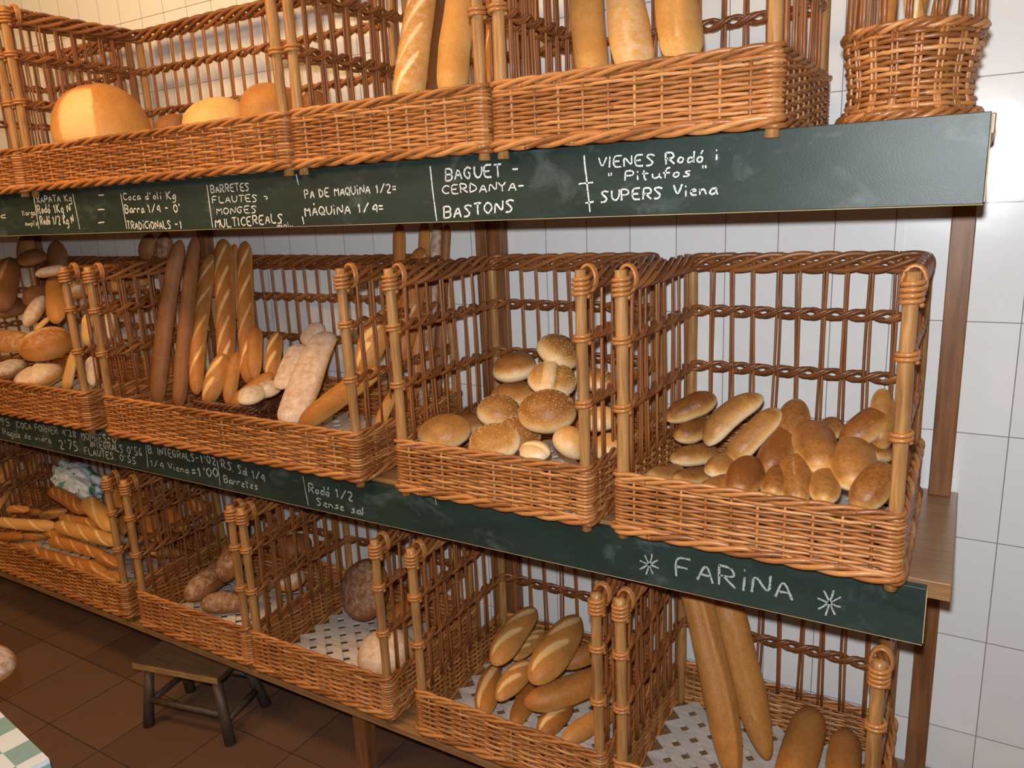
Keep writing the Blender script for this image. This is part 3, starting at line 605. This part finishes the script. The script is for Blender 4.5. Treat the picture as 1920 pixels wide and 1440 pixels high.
def write(board, table, mat):
    stars = {}
    for s, x0, z0, x1, z1, h in table:
        if s == '|':
            n = 6; P = [np.array((x0 + (x1 - x0) * t, z0 + (z1 - z0) * t)) + RNG.uniform(-.0006, .0006, 2) for t in np.linspace(0, 1, n)]
            ticks = MB(); stroke(ticks, P, 0.0030); ticks.obj('chalk_line', mat, board, smooth=False); continue
        if s[0] == '*' and len(s) == 2:
            stroke(stars.setdefault(s, MB()), [np.array((x0 + (x1 - x0) * t, z0 + (z1 - z0) * t)) + RNG.uniform(-.0008, .0008, 2) for t in np.linspace(0, 1, 6)], 0.0032); continue
        mb = MB(); wd = min(0.0044, max(0.0024, h * 0.155))
        adv = [NARROW.get(c, 3 if c.islower() else 4) + 1.5 for c in s]; tot = sum(adv) - 1.5
        d = np.array((x1 - x0, z1 - z0)); u = d / tot; x = 0
        for c, a in zip(s, adv):
            jz = RNG.uniform(-.05, .05) * h; sl = RNG.uniform(-.06, .10)
            for st in (GL.get(c, '').split(';') if GL.get(c) else []):
                P = []
                for q in st.split():
                    gx, gy = float(q[0]), ck(q[1])
                    if c in ('I', 'i', 'ï'): gx += .4
                    if NARROW.get(c) and c in '1"': gx *= .6
                    px_, pz_ = (x + gx + sl * gy) , gy / 6 * h
                    P.append(np.array((x0, z0)) + u * px_ + np.array((0, pz_ + jz)) + RNG.uniform(-.02, .02, 2) * h)
                if len(P) == 2 and np.abs(P[0] - P[1]).max() < h * .06: P = [P[0]]
                stroke(mb, smooth_pts(P), wd)
            x += a
        if mb.n:
            o = mb.obj('chalk_lettering', mat, board, smooth=False)
    for m_ in stars.values(): m_.obj('chalk_asterisk', mat, board, smooth=False)
write(top_board, TOP_TEXT, M['chalk']); write(mid_board, MID_TEXT, M['chalk_faint'])

# ------------------------------------------------------------------ wicker baskets
H, HW, HD, PR = 0.525, 0.125, 0.215, 0.0122
def weave(mb, path, ds, rows, z0, dz, amp, r, scale_fn=None, m=6, stakes=(0.006, 0.118), stake_r=0.0034, pair=False, corner=None):
    P, t = resample(path, 0.004); L = t[-1]; ns = int(round(L / ds / 2)) * 2; ds = L / ns
    tt = np.arange(ns * 4) * ds / 4
    Q = np.stack([np.interp(tt, t, P[:, i]) for i in range(3)], 1)
    T = np.roll(Q, -1, 0) - np.roll(Q, 1, 0); T /= np.linalg.norm(T, axis=1)[:, None]
    S = np.cross(T, (0, 0, 1.0))
    for j in range(rows):
        z = z0 + dz * j; k = 1.0 if scale_fn is None else scale_fn(z)
        off = amp * np.cos(PI * tt / ds + PI * j)
        if corner is not None: off = np.where(corner(Q), amp * .9, off)
        X = Q * np.array([k, k, 0]) + S * off[:, None]; X[:, 2] = z + RNG.normal(0, dz * .05, len(X))
        cut = 4 * int(RNG.integers(6, 10)); n = len(X); st = int(RNG.integers(0, n))
        X = np.roll(X, st, 0); X = np.concatenate([X, X[:2]])
        for e in range(0, n, cut):
            mb.tube(X[e:min(e + cut, n) + 2], r * RNG.uniform(.9, 1.08), m, caps=False)
    for k in range(ns):
        q = Q[k * 4]; zz = np.linspace(stakes[0], stakes[1], 6)
        for dx in ((-.0036, .0036) if pair else (0,)):
            V = np.stack([np.array([q[0], q[1]]) * (1 if scale_fn is None else scale_fn(z)) + T[k * 4][:2] * dx for z in zz])
            mb.tube(np.column_stack([V, zz]), stake_r, 5)
def wraps(mb, x, y, z0, z1, turns, R, r):
    n = int(turns * 12); t = np.linspace(0, 1, n); a = 2 * PI * turns * t
    mb.tube(np.column_stack([x + R * np.cos(a), y + R * np.sin(a), z0 + (z1 - z0) * t]), r, 6)
def rod_mesh(seed, h):
    rg = np.random.default_rng(seed); mb = MB(); t = np.linspace(0, 1, 8)
    for s in (-1, 1):
        ph = rg.uniform(0, 6)
        mb.tube(np.column_stack([s * (.0033 + .0009 * np.sin(t * 5 + ph)) + .002 * np.sin(t * 3 + ph * .6), .0012 * np.cos(t * 4 + ph), t * h]), .0031, 6)
    me = mb.mesh('rod'); me.materials.append(M['rod']); return me
RODS = [rod_mesh(s, H - HW + .012) for s in (1, 2, 3, 4)]
def lattice_mesh(wx, wy):
    mb = MB(); pit, sw = 0.048, 0.0275
    for ang, z in ((PI / 4, 0.009), (-PI / 4, 0.0135)):
        d = np.array([math.cos(ang), math.sin(ang)]); nn = np.array([-d[1], d[0]]); ext = (wx + wy)
        for k in range(-int(ext / pit), int(ext / pit) + 1):
            c = nn * (k * pit); lo, hi = -9, 9
            for i, h in ((0, wx / 2), (1, wy / 2)):
                a, b = (-h - c[i]) / d[i], (h - c[i]) / d[i]; lo, hi = max(lo, min(a, b)), min(hi, max(a, b))
            if hi - lo < .03: continue
            p = [c + d * lo + nn * sw / 2, c + d * lo - nn * sw / 2, c + d * hi - nn * sw / 2, c + d * hi + nn * sw / 2]
            mb.prism([tuple(q) for q in p[::1]], z, z + .005)
    return mb
def make_basket(W):
    hw = W / 2; root = empty('wicker_basket', (0, 0, 0))
    ox, oy = hw + .012, HD + .012
    rect = round_path([(-ox, -oy, 0), (ox, -oy, 0), (ox, oy, 0), (-ox, oy, 0)], .013, True)
    mb = MB(); weave(mb, rect, .047, 13, .0215, .0074, .0037, .0037, stakes=(.008, .118), corner=lambda Q: (np.abs(np.abs(Q[:, 0]) - hw) < .013) & (np.abs(np.abs(Q[:, 1]) - HD) < .013)); mb.obj('woven_wall', M['weave'], root)
    mb = MB(); rope(mb, rect * np.array([1 + .003 / ox, 1 + .003 / oy, 0]) + np.array([0, 0, .011]), 3, .0062, .0068, .17, .0056); mb.obj('base_braid', M['weave'], root)
    mb = MB(); rope(mb, rect + np.array([0, 0, HW - .003]), 3, .0055, .0058, .15, .0047); mb.obj('wall_border', M['weave'], root)
    lattice_mesh(W - .006, 2 * HD - .006).obj('lattice_base', M['lattice'], root, smooth=False)
    for sx in (-1, 1):
        for sy in (-1, 1):
            mb = MB(); zz = np.linspace(-.013 if sy < 0 else 0.0, H if sy < 0 else H - .012, 26)
            mb.tube(np.column_stack([np.full(26, sx * hw) + .0012 * np.sin(zz * 9 + sx), np.full(26, sy * HD), zz]), PR * (1 + .05 * np.sin(zz * 21 + sx)) * np.where((zz > .005) & (zz < HW - .015), .80, 1), 14)
            p = mb.obj('post', M['post'], root)
            if sy < 0:
                R = PR + .0032
                for z0, z1, tn, r in ((H - .052, H - .012, 4.3, .0044), (.249, .267, 2.2, .0042), (.382, .400, 2.2, .0042)):
                    b = MB(); wraps(b, sx * hw, -HD, z0, z1, tn, R, r); b.obj('binding', M['binding'], p)
                b = MB(); a = np.linspace(-.6, 2 * PI * 2.6, 40)      # loop tied over the rim behind the post
                b.tube(np.column_stack([sx * hw + .0175 * np.cos(a), -HD + .028 + .012 * a / 16, H - .020 + .027 * np.sin(a)]), .0038, 6)
                b.obj('rim_loop', M['binding'], p)
    U = round_path([(-hw, -HD, 0), (-hw, HD, 0), (hw, HD, 0), (hw, -HD, 0)], .035)
    mb = MB(); rope(mb, U + np.array([0, 0, H - .022]), 5, .0095, .0170, .27, .0064, wob=.08); mb.obj('top_rim', M['braid'], root)
    for zb in (.258, .391):
        mb = MB(); rope(mb, U + np.array([0, 0, zb]), 2, .0065, .0095, .102, .0046, wob=.1); rope(mb, U + np.array([0, 0, zb]), 2, .0065, .0095, .102, .0044, phase=.7); mb.obj('band', M['braid'], root)
    k = 0
    nb = int(round(W / .051)); ns = 9
    spots = [(-hw + W * i / nb, HD + .001, 0) for i in range(1, nb)]
    for s in (-1, 1): spots += [(s * (hw + .001), -HD + 2 * HD * i / ns, PI / 2) for i in range(1, ns)]
    for x, y, rz in spots:
        o = link('rod', RODS[k % 4], root, (x + random.uniform(-.003, .003), y, HW - .012), rz + (PI if k % 3 == 0 else 0)); k += 1
        o.rotation_euler.x = random.uniform(-.006, .006); o.rotation_euler.y = random.uniform(-.012, .012)
    return root
def copy_tree(o, parent=None):
    c = o.copy(); COL.objects.link(c)
    if parent is not None: c.parent = parent; c.matrix_parent_inverse = o.matrix_parent_inverse
    for ch in list(o.children): copy_tree(ch, c)
    return c
PROTO = {}
def basket(x0, x1, z, label, group):
    W = x1 - x0; key = .49 if W < .7 else 1.03
    if key not in PROTO: o = PROTO[key] = make_basket(key)
    else: o = copy_tree(PROTO[key])
    low = z == LOW     # the bottom row stands a little further back
    o.location = ((x0 + x1) / 2, -0.266 if low else -0.279, z); o.scale = (W / key, .95 if low else 1, .99 if low else 1)
    tag(o, label, 'basket', group)
G1, G2, G3 = 'wicker baskets on the top shelf', 'wicker baskets on the middle shelf', 'wicker baskets on the bottom shelf'
basket(-.420, .066, SH['mid'], 'wicker basket of oblong bread rolls at the right end of the middle shelf', G2)
basket(-.977, -.503, SH['mid'], 'wicker basket of round sesame buns on the middle shelf', G2)
basket(-2.137, -1.122, SH['mid'], 'wide wicker basket of upright baguettes and floured slabs on the middle shelf', G2)
basket(-3.28, -2.268, SH['mid'], 'wide wicker basket piled with country loaves at the left of the middle shelf', G2)
basket(-3.316, -2.277, LOW, 'wide wicker basket full of barra loaves at the left of the bottom shelf', G3)
basket(-3.88, -3.362, LOW, 'wicker basket at the far left edge, its barras seen through its neighbour', G3)
basket(-2.177, -1.664, LOW, 'wicker basket of dark rough loaves on the bottom shelf above the stool', G3)
basket(-1.617, -1.115, LOW, 'nearly empty wicker basket with pale lattice floor and round loaves', G3)
basket(-.998, -.495, LOW, 'wicker basket of scored loaves on the bottom shelf', G3)
basket(-.440, .059, LOW, 'wicker basket with two long leaning baguettes at the right of the bottom shelf', G3)
basket(-2.345, -1.255, SH['top'], 'wide wicker basket of domed loaves on the top shelf', G1)
basket(-1.205, -.710, SH['top'], 'wicker basket of tall floured loaves in the middle of the top shelf', G1)
basket(-.664, -.155, SH['top'], 'rightmost rectangular wicker basket on the top shelf, holding three tall loaves', G1)
basket(-2.905, -2.405, SH['top'], 'wicker basket cut off by the left edge on the top shelf', G1)

# round basket
rb = tag(empty('round_wicker_basket', (0.032, -0.372, SH['top'])), 'tall round wicker basket of thin baguettes at the right end of the top shelf', 'basket')
def ring(R, z, n=72): 
    a = np.linspace(0, 2 * PI, n + 1); return np.column_stack([R * np.cos(a), R * np.sin(a), np.full(n + 1, z)])
def rprof(z): return (np.interp(z, [0, .012, .035, .06, .135], [.098, .097, .0875, .0875, .098])) / .09
mb = MB(); weave(mb, ring(.09, 0), .0315, 11, .046, .0078, .0034, .0037, rprof, stakes=(.006, .135), stake_r=.003, pair=True)
weave(mb, ring(.09, 0), .0315, 4, .012, .0085, .004, .0040, rprof, stakes=(.006, .04), stake_r=.003); mb.obj('woven_wall', M['weave'], rb)
mb = MB(); rope(mb, ring(.100, .007), 3, .005, .006, .07, .0048); mb.obj('base_braid', M['weave'], rb)
mb = MB(); rope(mb, ring(.098, .135), 3, .005, .005, .07, .0042); mb.obj('wall_border', M['weave'], rb)
mb = MB(); rope(mb, ring(.104, .40), 3, .006, .010, .10, .005); mb.obj('top_rim', M['braid'], rb)
for k in range(16):
    a = 2 * PI * k / 16; o = link('rod', RODS[k % 4], rb, (.097 * math.cos(a), .097 * math.sin(a), .125), a + PI / 2); o.scale = (1, 1, .66)
    o.rotation_euler.x = -.02
mb = MB(); mb.prism([(.085 * math.cos(2 * PI * k / 40), .085 * math.sin(2 * PI * k / 40)) for k in range(40)], .004, .010); mb.obj('base', M['dark_weave'], rb)

# small dark tray basket standing inside the wide baguette basket
tb = tag(empty('bread_tray', (-1.757, -.285, .958)), 'small dark wicker tray of short loaves inside the wide baguette basket', 'basket')
tb.rotation_euler.z = .06
tr = round_path([(-.125, -.10, 0), (.125, -.10, 0), (.125, .12, 0), (-.125, .12, 0)], .02, True)
mb = MB(); weave(mb, tr, .035, 8, .012, .0088, .0036, .0043, stakes=(.004, .08)); mb.obj('woven_wall', M['dark_weave'], tb)
mb = MB(); rope(mb, tr + np.array([0, 0, .085]), 3, .005, .006, .07, .005); mb.obj('wall_border', M['dark_weave'], tb)
mb = MB(); mb.box((-.12, -.095, .003), (.12, .115, .009)); mb.obj('base', M['dark_weave'], tb, smooth=False)

# ------------------------------------------------------------------ bread
CATN = {'vienna_roll': 'bread roll', 'sesame_bun': 'bun', 'round_bun': 'bun', 'scored_loaf': 'loaf', 'baguette': 'baguette', 'long_loaf': 'loaf', 'round_loaf': 'loaf', 'barra_loaf': 'loaf', 'oval_loaf': 'loaf', 'ciabatta': 'loaf'}
GRP = {'D': 'oblong bread rolls in the basket', 'C': 'round buns in the basket', 'd': 'scored loaves on the lattice', 'e': 'breads in the basket of leaning baguettes', 'c': 'loaves in the nearly empty basket', 'b': 'dark loaves above the stool', 'a': 'barra loaves', 'z': 'barra loaves at the far left', 'A': 'country loaves', 'B': 'breads in the wide baguette basket', 't2': 'domed loaves on the top shelf', 't3': 'tall loaves in the middle of the top shelf', 't4': 'three tall loaves on the top shelf', 'r': 'thin baguettes in the round basket'}
def lump(X, seed, f):
    g = np.random.default_rng(seed); s = 0
    for i in range(5):
        k = g.normal(0, 1, 3) * f * (1 + .5 * i); s = s + np.sin(X @ k + g.uniform(0, 6.3)) / (1 + .6 * i)
    return s / 2.2
def sstep(x, a, b): t = np.clip((x - a) / (b - a), 0, 1); return t * t * (3 - 2 * t)
# length of the rounded end in radii, flat height/width, score style, bend
STY = {'vienna_roll': (1.55, .92, 'none', .0), 'scored_loaf': (2.5, .86, 'slash', .03), 'baguette': (2.3, .92, 'slash', .02), 'long_loaf': (1.6, .88, 'slash', .02), 'barra_loaf': (2.4, .88, 'slash', .02), 'oval_loaf': (1.8, .78, 'slash', .0), 'ciabatta': (.8, .42, 'none', .02)}
UPH = Vector((.15, -.65, .75))
def pick(kind, o):
    if o.get('dark'): return M['crust_dark']
    if o.get('pale') == 1 and kind not in ('round_bun',): return M['crust_pale']
    if kind in ('vienna_roll', 'sesame_bun', 'round_bun'): return M['crust_soft']
    return M['crust']
def make_loaf(kind, A, B, r, o, seed):
    A, B = Vector(A), Vector(B); ax = (B - A); L = ax.length; ax.normalize()
    p, flat, sty, bend = STY[kind]; sty = o.get('score', sty); bend = o.get('bend', bend)
    g = np.random.default_rng(seed)
    nx, nr = 64, 32
    t = np.sin(np.linspace(-PI / 2, PI / 2, nx + 1)) * .9995; th = np.arange(nr) * 2 * PI / nr
    e = np.clip((1 - np.abs(t)) * L / 2 / min(o.get('cap', p) * r, L * .5), 0, 1)
    f = np.clip(1 - (1 - e) ** 2.2, 0, 1) ** .5 * (1 - .10 * t * t)
    tap = 1 - .10 * t * g.uniform(-1, 1)
    if kind == 'vienna_roll': tap = tap * (1 - .06 * np.exp(-(t / .35) ** 2) * (g.uniform() > .5))
    tt, hh = np.meshgrid(t, th, indexing='ij'); ff = (f * tap)[:, None]
    c, s = np.cos(hh), np.sin(hh)
    if kind == 'ciabatta': c = np.sign(c) * np.abs(c) ** .8
    ry, rz = r * ff * c, r * flat * ff * np.where(s > 0, s, .72 * s)
    X = np.stack([tt * L / 2, ry, rz], -1)
    nrm = np.stack([0 * c, c, s], -1)
    a = (hh - PI / 2 + PI) % (2 * PI) - PI; arc = a * r
    sm = np.zeros_like(arc); disp = np.zeros_like(arc)
    if sty == 'slash':
        n = o.get('sc', 3 if kind in ('scored_loaf', 'barra_loaf') else 0)
        for i in range(n):
            xc = L * ((i + .5) / n - .5) * .82 if n > 1 else 0; al = math.radians(24 if n > 1 else 12)
            u = (tt * L / 2 - xc) * math.cos(al) + arc * math.sin(al); v = -(tt * L / 2 - xc) * math.sin(al) + arc * math.cos(al)
            ln = L * (.40 / max(n, 1) + .07); wd = r * (.30 if kind == 'scored_loaf' else .22) * (1.25 if n == 1 else 1)
            end = np.clip(1 - (np.abs(u) / ln) ** 2.5, 0, 1)
            mk = np.exp(-(v / (wd * (.35 + .65 * end) + 1e-6)) ** 4) * (end > 0) * np.minimum(1, end * 3)
            sm = np.maximum(sm, mk * {'scored_loaf': 1.0, 'long_loaf': .8, 'oval_loaf': .7, 'baguette': .75, 'barra_loaf': .58}.get(kind, .8)); disp += -.05 * r * mk + .09 * r * np.exp(-((v - wd * 1.1) / (wd * .4)) ** 2) * end
    elif sty in ('ridge', 'seam'):
        v = arc - r * (.35 if sty == 'ridge' else -.25) - .12 * r * np.sin(tt * 3 + seed)
        end = np.clip(1 - np.abs(tt) ** 6, 0, 1)
        if sty == 'ridge': disp += .16 * r * np.exp(-(v / (.16 * r)) ** 2) * end - .10 * r * np.exp(-((v + .42 * r) / (.25 * r)) ** 2) * end; sm = .34 * np.exp(-(v / (.2 * r)) ** 2) * end
        else: disp += -.13 * r * np.exp(-(v / (.12 * r)) ** 2) * end + .05 * r * np.exp(-((v - .3 * r) / (.2 * r)) ** 2) * end; sm = .42 * np.exp(-((v - .1 * r) / (.22 * r)) ** 2) * end
    X += nrm * disp[..., None]
    lm = lump(X.reshape(-1, 3), seed, .55 / r).reshape(arc.shape)
    X += nrm * (lm * r * (.045 if kind != 'ciabatta' else .07) * np.minimum(1, ff * 1.5))[..., None]
    X[..., 2] += bend * L * (1 - tt ** 2) * .5; X[..., 1] += bend * L * (1 - tt ** 2) * g.uniform(-1, 1)
    bake = sstep(s + .2 * lm, *((-.1, .8) if kind == 'vienna_roll' else (-.25, .8))) * (1 - .55 * sstep(np.abs(tt), .75, 1.0) * (kind == 'vienna_roll'))
    if kind in ('baguette', 'long_loaf', 'barra_loaf', 'scored_loaf'): bake = .35 + .65 * bake
    if o.get('dark'): bake = .5 + .5 * bake
    fl = o.get('flour', 0) * (.45 + .55 * sstep(s, -.5, .8))
    mb = MB(); F = []
    for i in range(nx):
        for k in range(nr): l = (k + 1) % nr; F.append((i*nr+k, (i+1)*nr+k, (i+1)*nr+l, i*nr+l))
    F.append(tuple(range(nr))); F.append(tuple(range((nx+1)*nr - 1, nx*nr - 1, -1)))
    mb.add(X.reshape(-1, 3), F, bake=bake.ravel(), score=sm.ravel(), flour=fl.ravel())
    ob = mb.obj(kind, pick(kind, o))
    uh = Vector((.05, -.18, 1)) if kind == 'vienna_roll' else UPH
    up = uh - ax * uh.dot(ax)
    if up.length < .15: up = UPH - ax * UPH.dot(ax)
    up.normalize(); yv = up.cross(ax)
    c0 = (A + B) / 2
    ob.matrix_world = Matrix(((ax.x, yv.x, up.x, c0.x), (ax.y, yv.y, up.y, c0.y), (ax.z, yv.z, up.z, c0.z), (0, 0, 0, 1)))
    return ob
def make_round(kind, c0, r, sq, o, seed):
    g = np.random.default_rng(seed); nu, nv = 48, 28
    ph = np.linspace(-PI / 2 + .02, PI / 2 - .02, nv + 1); th = np.arange(nu) * 2 * PI / nu
    pp, hh = np.meshgrid(ph, th, indexing='ij')
    cp, sp = np.cos(pp), np.sin(pp); cp = np.abs(cp) ** .86
    ex = g.uniform(1.0, 1.10) if kind != 'round_loaf' else g.uniform(1.0, 1.06)
    X = np.stack([r * ex * cp * np.cos(hh), r / ex * cp * np.sin(hh), r * sq * np.where(sp > 0, sp, .62 * sp)], -1)
    sm = np.zeros_like(pp); d = np.zeros_like(pp)
    n = X / np.linalg.norm(X, axis=-1)[..., None]
    fl = o.get('flour', 0) * (.45 + .55 * sstep(sp, -.3, .7))
    if o.get('face'):
        a0, a1 = o['face']; h2 = (hh + PI) % (2 * PI) - PI; h2 = h2 + .05 * lump(X.reshape(-1, 3), seed, 1.5 / r).reshape(pp.shape)
        sm = sstep(h2, a0 - .03, a0 + .03) * (1 - sstep(h2, a1 - .03, a1 + .03)) * sstep(-sp, -.97, -.75)
        d = d + r * .025 * (sstep(h2, a1 - .05, a1 + .05) - .6 * sm)
    if o.get('crease'):
        an = o.get('an', g.uniform(.3, 1.0)); v = X[..., 0] * math.sin(an) - X[..., 1] * math.cos(an) - .15 * r; top = sstep(sp, -.3, .3)
        d += -.10 * r * np.exp(-(v / (.07 * r)) ** 2) * top + .05 * r * np.exp(-((v + .25 * r) / (.18 * r)) ** 2) * top
        sm = .8 * sstep(-v / r, .02, .10) * (1 - sstep(-v / r, .55, .75)) * top
        fl = np.maximum(fl, .55 * sm * (kind == 'round_loaf')); sm = sm * (.85 if kind != 'round_loaf' else .6)
    lm = lump(X.reshape(-1, 3), seed, .9 / r).reshape(pp.shape); X += n * (d + lm * r * .03)[..., None]
    X[..., 2] += (sp < 0) * .015 * r * lump(X.reshape(-1, 3), seed + 1, 3 / r).reshape(pp.shape)
    bake = sstep(sp + .12 * lm, .05, .75)
    if kind == 'round_loaf': bake = .35 + .6 * sstep(sp + .15 * lm, -.5, .6)
    if o.get('pale') == 2: bake *= .35
    elif o.get('pale'): bake *= .7
    if kind == 'sesame_bun': bake *= .85
    if o.get('dark') or (kind == 'round_bun' and not o.get('pale') and not o.get('flour')): bake = np.minimum(1.1, bake * 1.25)
    mb = MB(); F = []
    for i in range(nv):
        for k in range(nu): l = (k + 1) % nu; F.append((i*nu+k, i*nu+l, (i+1)*nu+l, (i+1)*nu+k))
    F.append(tuple(range(nu - 1, -1, -1))); F.append(tuple(range(nv*nu, (nv+1)*nu)))
    mb.add(X.reshape(-1, 3), F, bake=bake.ravel(), score=sm.ravel(), flour=fl.ravel())
    ob = mb.obj(kind, pick(kind, o))
    up = Vector(o.get('top', (0, -.25, 1))).normalized(); ang = g.uniform(0, 6.28) if 'top' not in o else (0 if o.get('face') else g.uniform(-.4, .4))
    ob.matrix_world = Matrix.Translation(c0) @ (Matrix.Identity(3) if o.get('face') else up.to_track_quat('Z', 'Y').to_matrix()).to_4x4() @ Matrix.Rotation(ang, 4, 'Z')
    if kind == 'sesame_bun':
        sd = MB(); octf = [(0,2,4),(2,1,4),(1,3,4),(3,0,4),(2,0,5),(1,2,5),(3,1,5),(0,3,5)]
        for q in range(230):
            i = int(np.interp(math.asin(min(.999, max(.30, 1 - g.uniform(0, .72)))), ph, np.arange(nv + 1))); k = int(g.integers(0, nu))
            P = X[i, k] * 1.006 + g.normal(0, .0012, 3) * np.array([1, 1, .1]); nn = n[i, k]; a = g.uniform(0, PI)
            e1 = np.cross(nn, (math.cos(a), math.sin(a), .3)); e1 /= np.linalg.norm(e1); e2 = np.cross(nn, e1)
            sd.add([P + e1 * .0019, P - e1 * .0019, P + e2 * .0011, P - e2 * .0011, P + nn * .0009, P - nn * .0009], octf)
        so = sd.obj('sesame_topping', M['seed'], ob); so['kind'] = 'stuff'
    return ob
seed = 11
for bk, rows in BREAD.items():
    for rec in rows:
        seed += 1
        if isinstance(rec[2], tuple): kind, A, B, r, o, lab = rec; ob = make_loaf(kind, A, B, r, o, seed)
        else: kind, c0, r, sq, o, lab = rec; ob = make_round(kind, c0, r, sq, o, seed)
        tag(ob, lab, CATN[kind], GRP[bk])

# ------------------------------------------------------------------ crumpled plastic bag on the barras
def crumpled(name, loc, rad, seed, n=3200):
    g = np.random.default_rng(seed); nu, nv = 90, 44
    ph = np.linspace(-PI / 2 + .05, PI / 2 - .05, nv + 1); th = np.arange(nu) * 2 * PI / nu; pp, hh = np.meshgrid(ph, th, indexing='ij')
    N = np.stack([np.cos(pp) * np.cos(hh), np.cos(pp) * np.sin(hh), np.sin(pp)], -1); k = np.ones_like(pp)
    for i in range(16):
        d = g.normal(0, 1, 3); d /= np.linalg.norm(d); k += .085 * np.abs(np.sin(N @ d * g.uniform(2.5, 8) + g.uniform(0, 6))) - .045
    X = N * k[..., None] * np.array(rad); mb = MB(); F = []
    for i in range(nv):
        for q in range(nu): l = (q + 1) % nu; F.append((i*nu+q, i*nu+l, (i+1)*nu+l, (i+1)*nu+q))
    mb.add(X.reshape(-1, 3), F); t = NT('printed_plastic_film', .28, .5)
    nz = t.noise(t.co(scale=(14, 14, 14)), 1.3, 2, .5, .8)
    t.color(t.mix(t.ramp(nz, [(.56, 0.), (.62, 1.)]), (.66, .72, .76), (.10, .26, .17)))
    ob = mb.obj(name, t.m); ob.location = loc; return ob
tag(crumpled('plastic_bag', (-2.995, -.185, .530), (.13, .07, .060), 5), 'crumpled white and green plastic bag lying on the barra loaves', 'bag').rotation_euler = (.25, .35, -.2)

# ------------------------------------------------------------------ stool under the bottom shelf
st = tag(empty('stool', (-1.90, -.49, 0)), 'low worn wooden stool standing half under the bottom shelf', 'stool')
inv = Matrix.Translation((1.90, .49, 0))
def sp_(mb, name, mat, bevel=0.004, parent=None, smooth=False):
    o = mb.obj(name, mat, parent or st, smooth=smooth, bevel=bevel)
    if parent is None: o.matrix_parent_inverse = inv
    return o
tp = [(-2.078, -.602), (-1.752, -.532), (-1.795, -.365), (-2.115, -.430)]
w = MB(); w.prism(tp, .190, .2125); seat = sp_(w, 'seat', M['stool'])
w = MB(); e = np.array(tp[1]) - np.array(tp[0]); nn = np.array([e[1], -e[0]]) / np.linalg.norm(e) * .0025
w.prism([tuple(np.array(tp[0]) + nn), tuple(np.array(tp[1]) + nn), tp[1], tp[0]], .191, .2105); sp_(w, 'worn_edge', M['stool_edge'], 0.001, seat)
FT = [(-2.031, -.610), (-1.717, -.545), (-2.067, -.424), (-1.765, -.357)]; TPp = [(-2.040, -.570), (-1.785, -.515), (-2.070, -.448), (-1.815, -.393)]
for (a, b), (c, d) in zip(FT, TPp):
    w = MB(); w.tube([(a, b, 0), ((a + c) / 2, (b + d) / 2, .10), (c, d, .193)], [.0175, .0165, .0145], 10); sp_(w, 'leg', M['stool_leg'], 0, smooth=True)
def at_h(i, z): t = z / .2; return (FT[i][0] * (1 - t) + TPp[i][0] * t, FT[i][1] * (1 - t) + TPp[i][1] * t, z)
for i, j, z in ((0, 1, .085), (0, 2, .075), (1, 3, .065), (2, 3, .12)):
    w = MB(); w.tube([at_h(i, z), at_h(j, z)], .0105, 8); sp_(w, 'stretcher', M['stool_leg'], 0, smooth=True)

# ------------------------------------------------------------------ counter with a checked cloth and a loaf, near the camera
TZ = 0.70
tc = [(-1.1515, -1.285), (-1.60, -1.228), (-1.75, -1.95), (-1.295, -2.0)]
cn = tag(empty('table', (-1.44, -1.6, 0)), 'small table under a checked cloth, cut off at the lower left', 'table')
inv = Matrix.Translation((1.44, 1.6, 0)); cen = np.mean(np.array(tc), 0)
ins = [tuple(cen + (np.array(p) - cen) * .985) for p in tc]
w = MB(); w.prism(ins[::-1], TZ - .03, TZ - .001); o = w.obj('tabletop', M['shelf'], cn, smooth=False); o.matrix_parent_inverse = inv
for p in tc:
    q = cen + (np.array(p) - cen) * .86; w = MB(); w.box((q[0] - .02, q[1] - .02, 0), (q[0] + .02, q[1] + .02, TZ - .03)); o = w.obj('leg', M['upright'], cn, smooth=False); o.matrix_parent_inverse = inv
w = MB(); w.prism(tc[::-1], TZ, TZ + .003)
k = len(tc)
for i in range(k):
    a, b = np.array(tc[i]), np.array(tc[(i + 1) % k]); n = 24; V = []; d = (b - a); nn = np.array([d[1], -d[0]]) / np.linalg.norm(d); nn = nn if nn @ (a - cen) > 0 else -nn
    for q in range(n + 1):
        p = a + d * q / n; fold = .006 * math.sin(q * 1.3)
        for z, out in ((TZ + .0015, 0), (TZ - .02, .004), (TZ - .10, .006 + fold), (TZ - .16, .008 + fold * 1.6)): V.append((p[0] + nn[0] * out, p[1] + nn[1] * out, z))
    w.add(V, [(q*4+m, q*4+m+1, q*4+m+5, q*4+m+4) for q in range(n) for m in range(3)])
t = NT('checked_cloth', .75, .2); ch = t.n('ShaderNodeTexChecker'); ch.inputs['Scale'].default_value = 1.0
ch.inputs['Color1'].default_value = (.60, .62, .64, 1); ch.inputs['Color2'].default_value = (.16, .27, .25, 1)
t.l(t.co(scale=(18, 18, 18), rot=(0, 0, .12), loc=(.3, .2, .5)), ch.inputs['Vector'])
wv = t.noise(t.co(scale=(300, 300, 300)), 1, 2); t.color(t.mix(t.math('MULTIPLY', wv, .3), ch.outputs[0], (.42, .46, .46)))
tag(w.obj('tablecloth', t.m, smooth=False), 'green and white checked cloth on the table at the lower left', 'tablecloth')
tag(make_loaf('oval_loaf', (-1.73, -1.40, .765), (-1.395, -1.205, .762), .052, {'dark': 1, 'flour': .8}, 77), 'crusty loaf poking in at the left edge over the table', 'loaf')
bpy.context.view_layer.update()
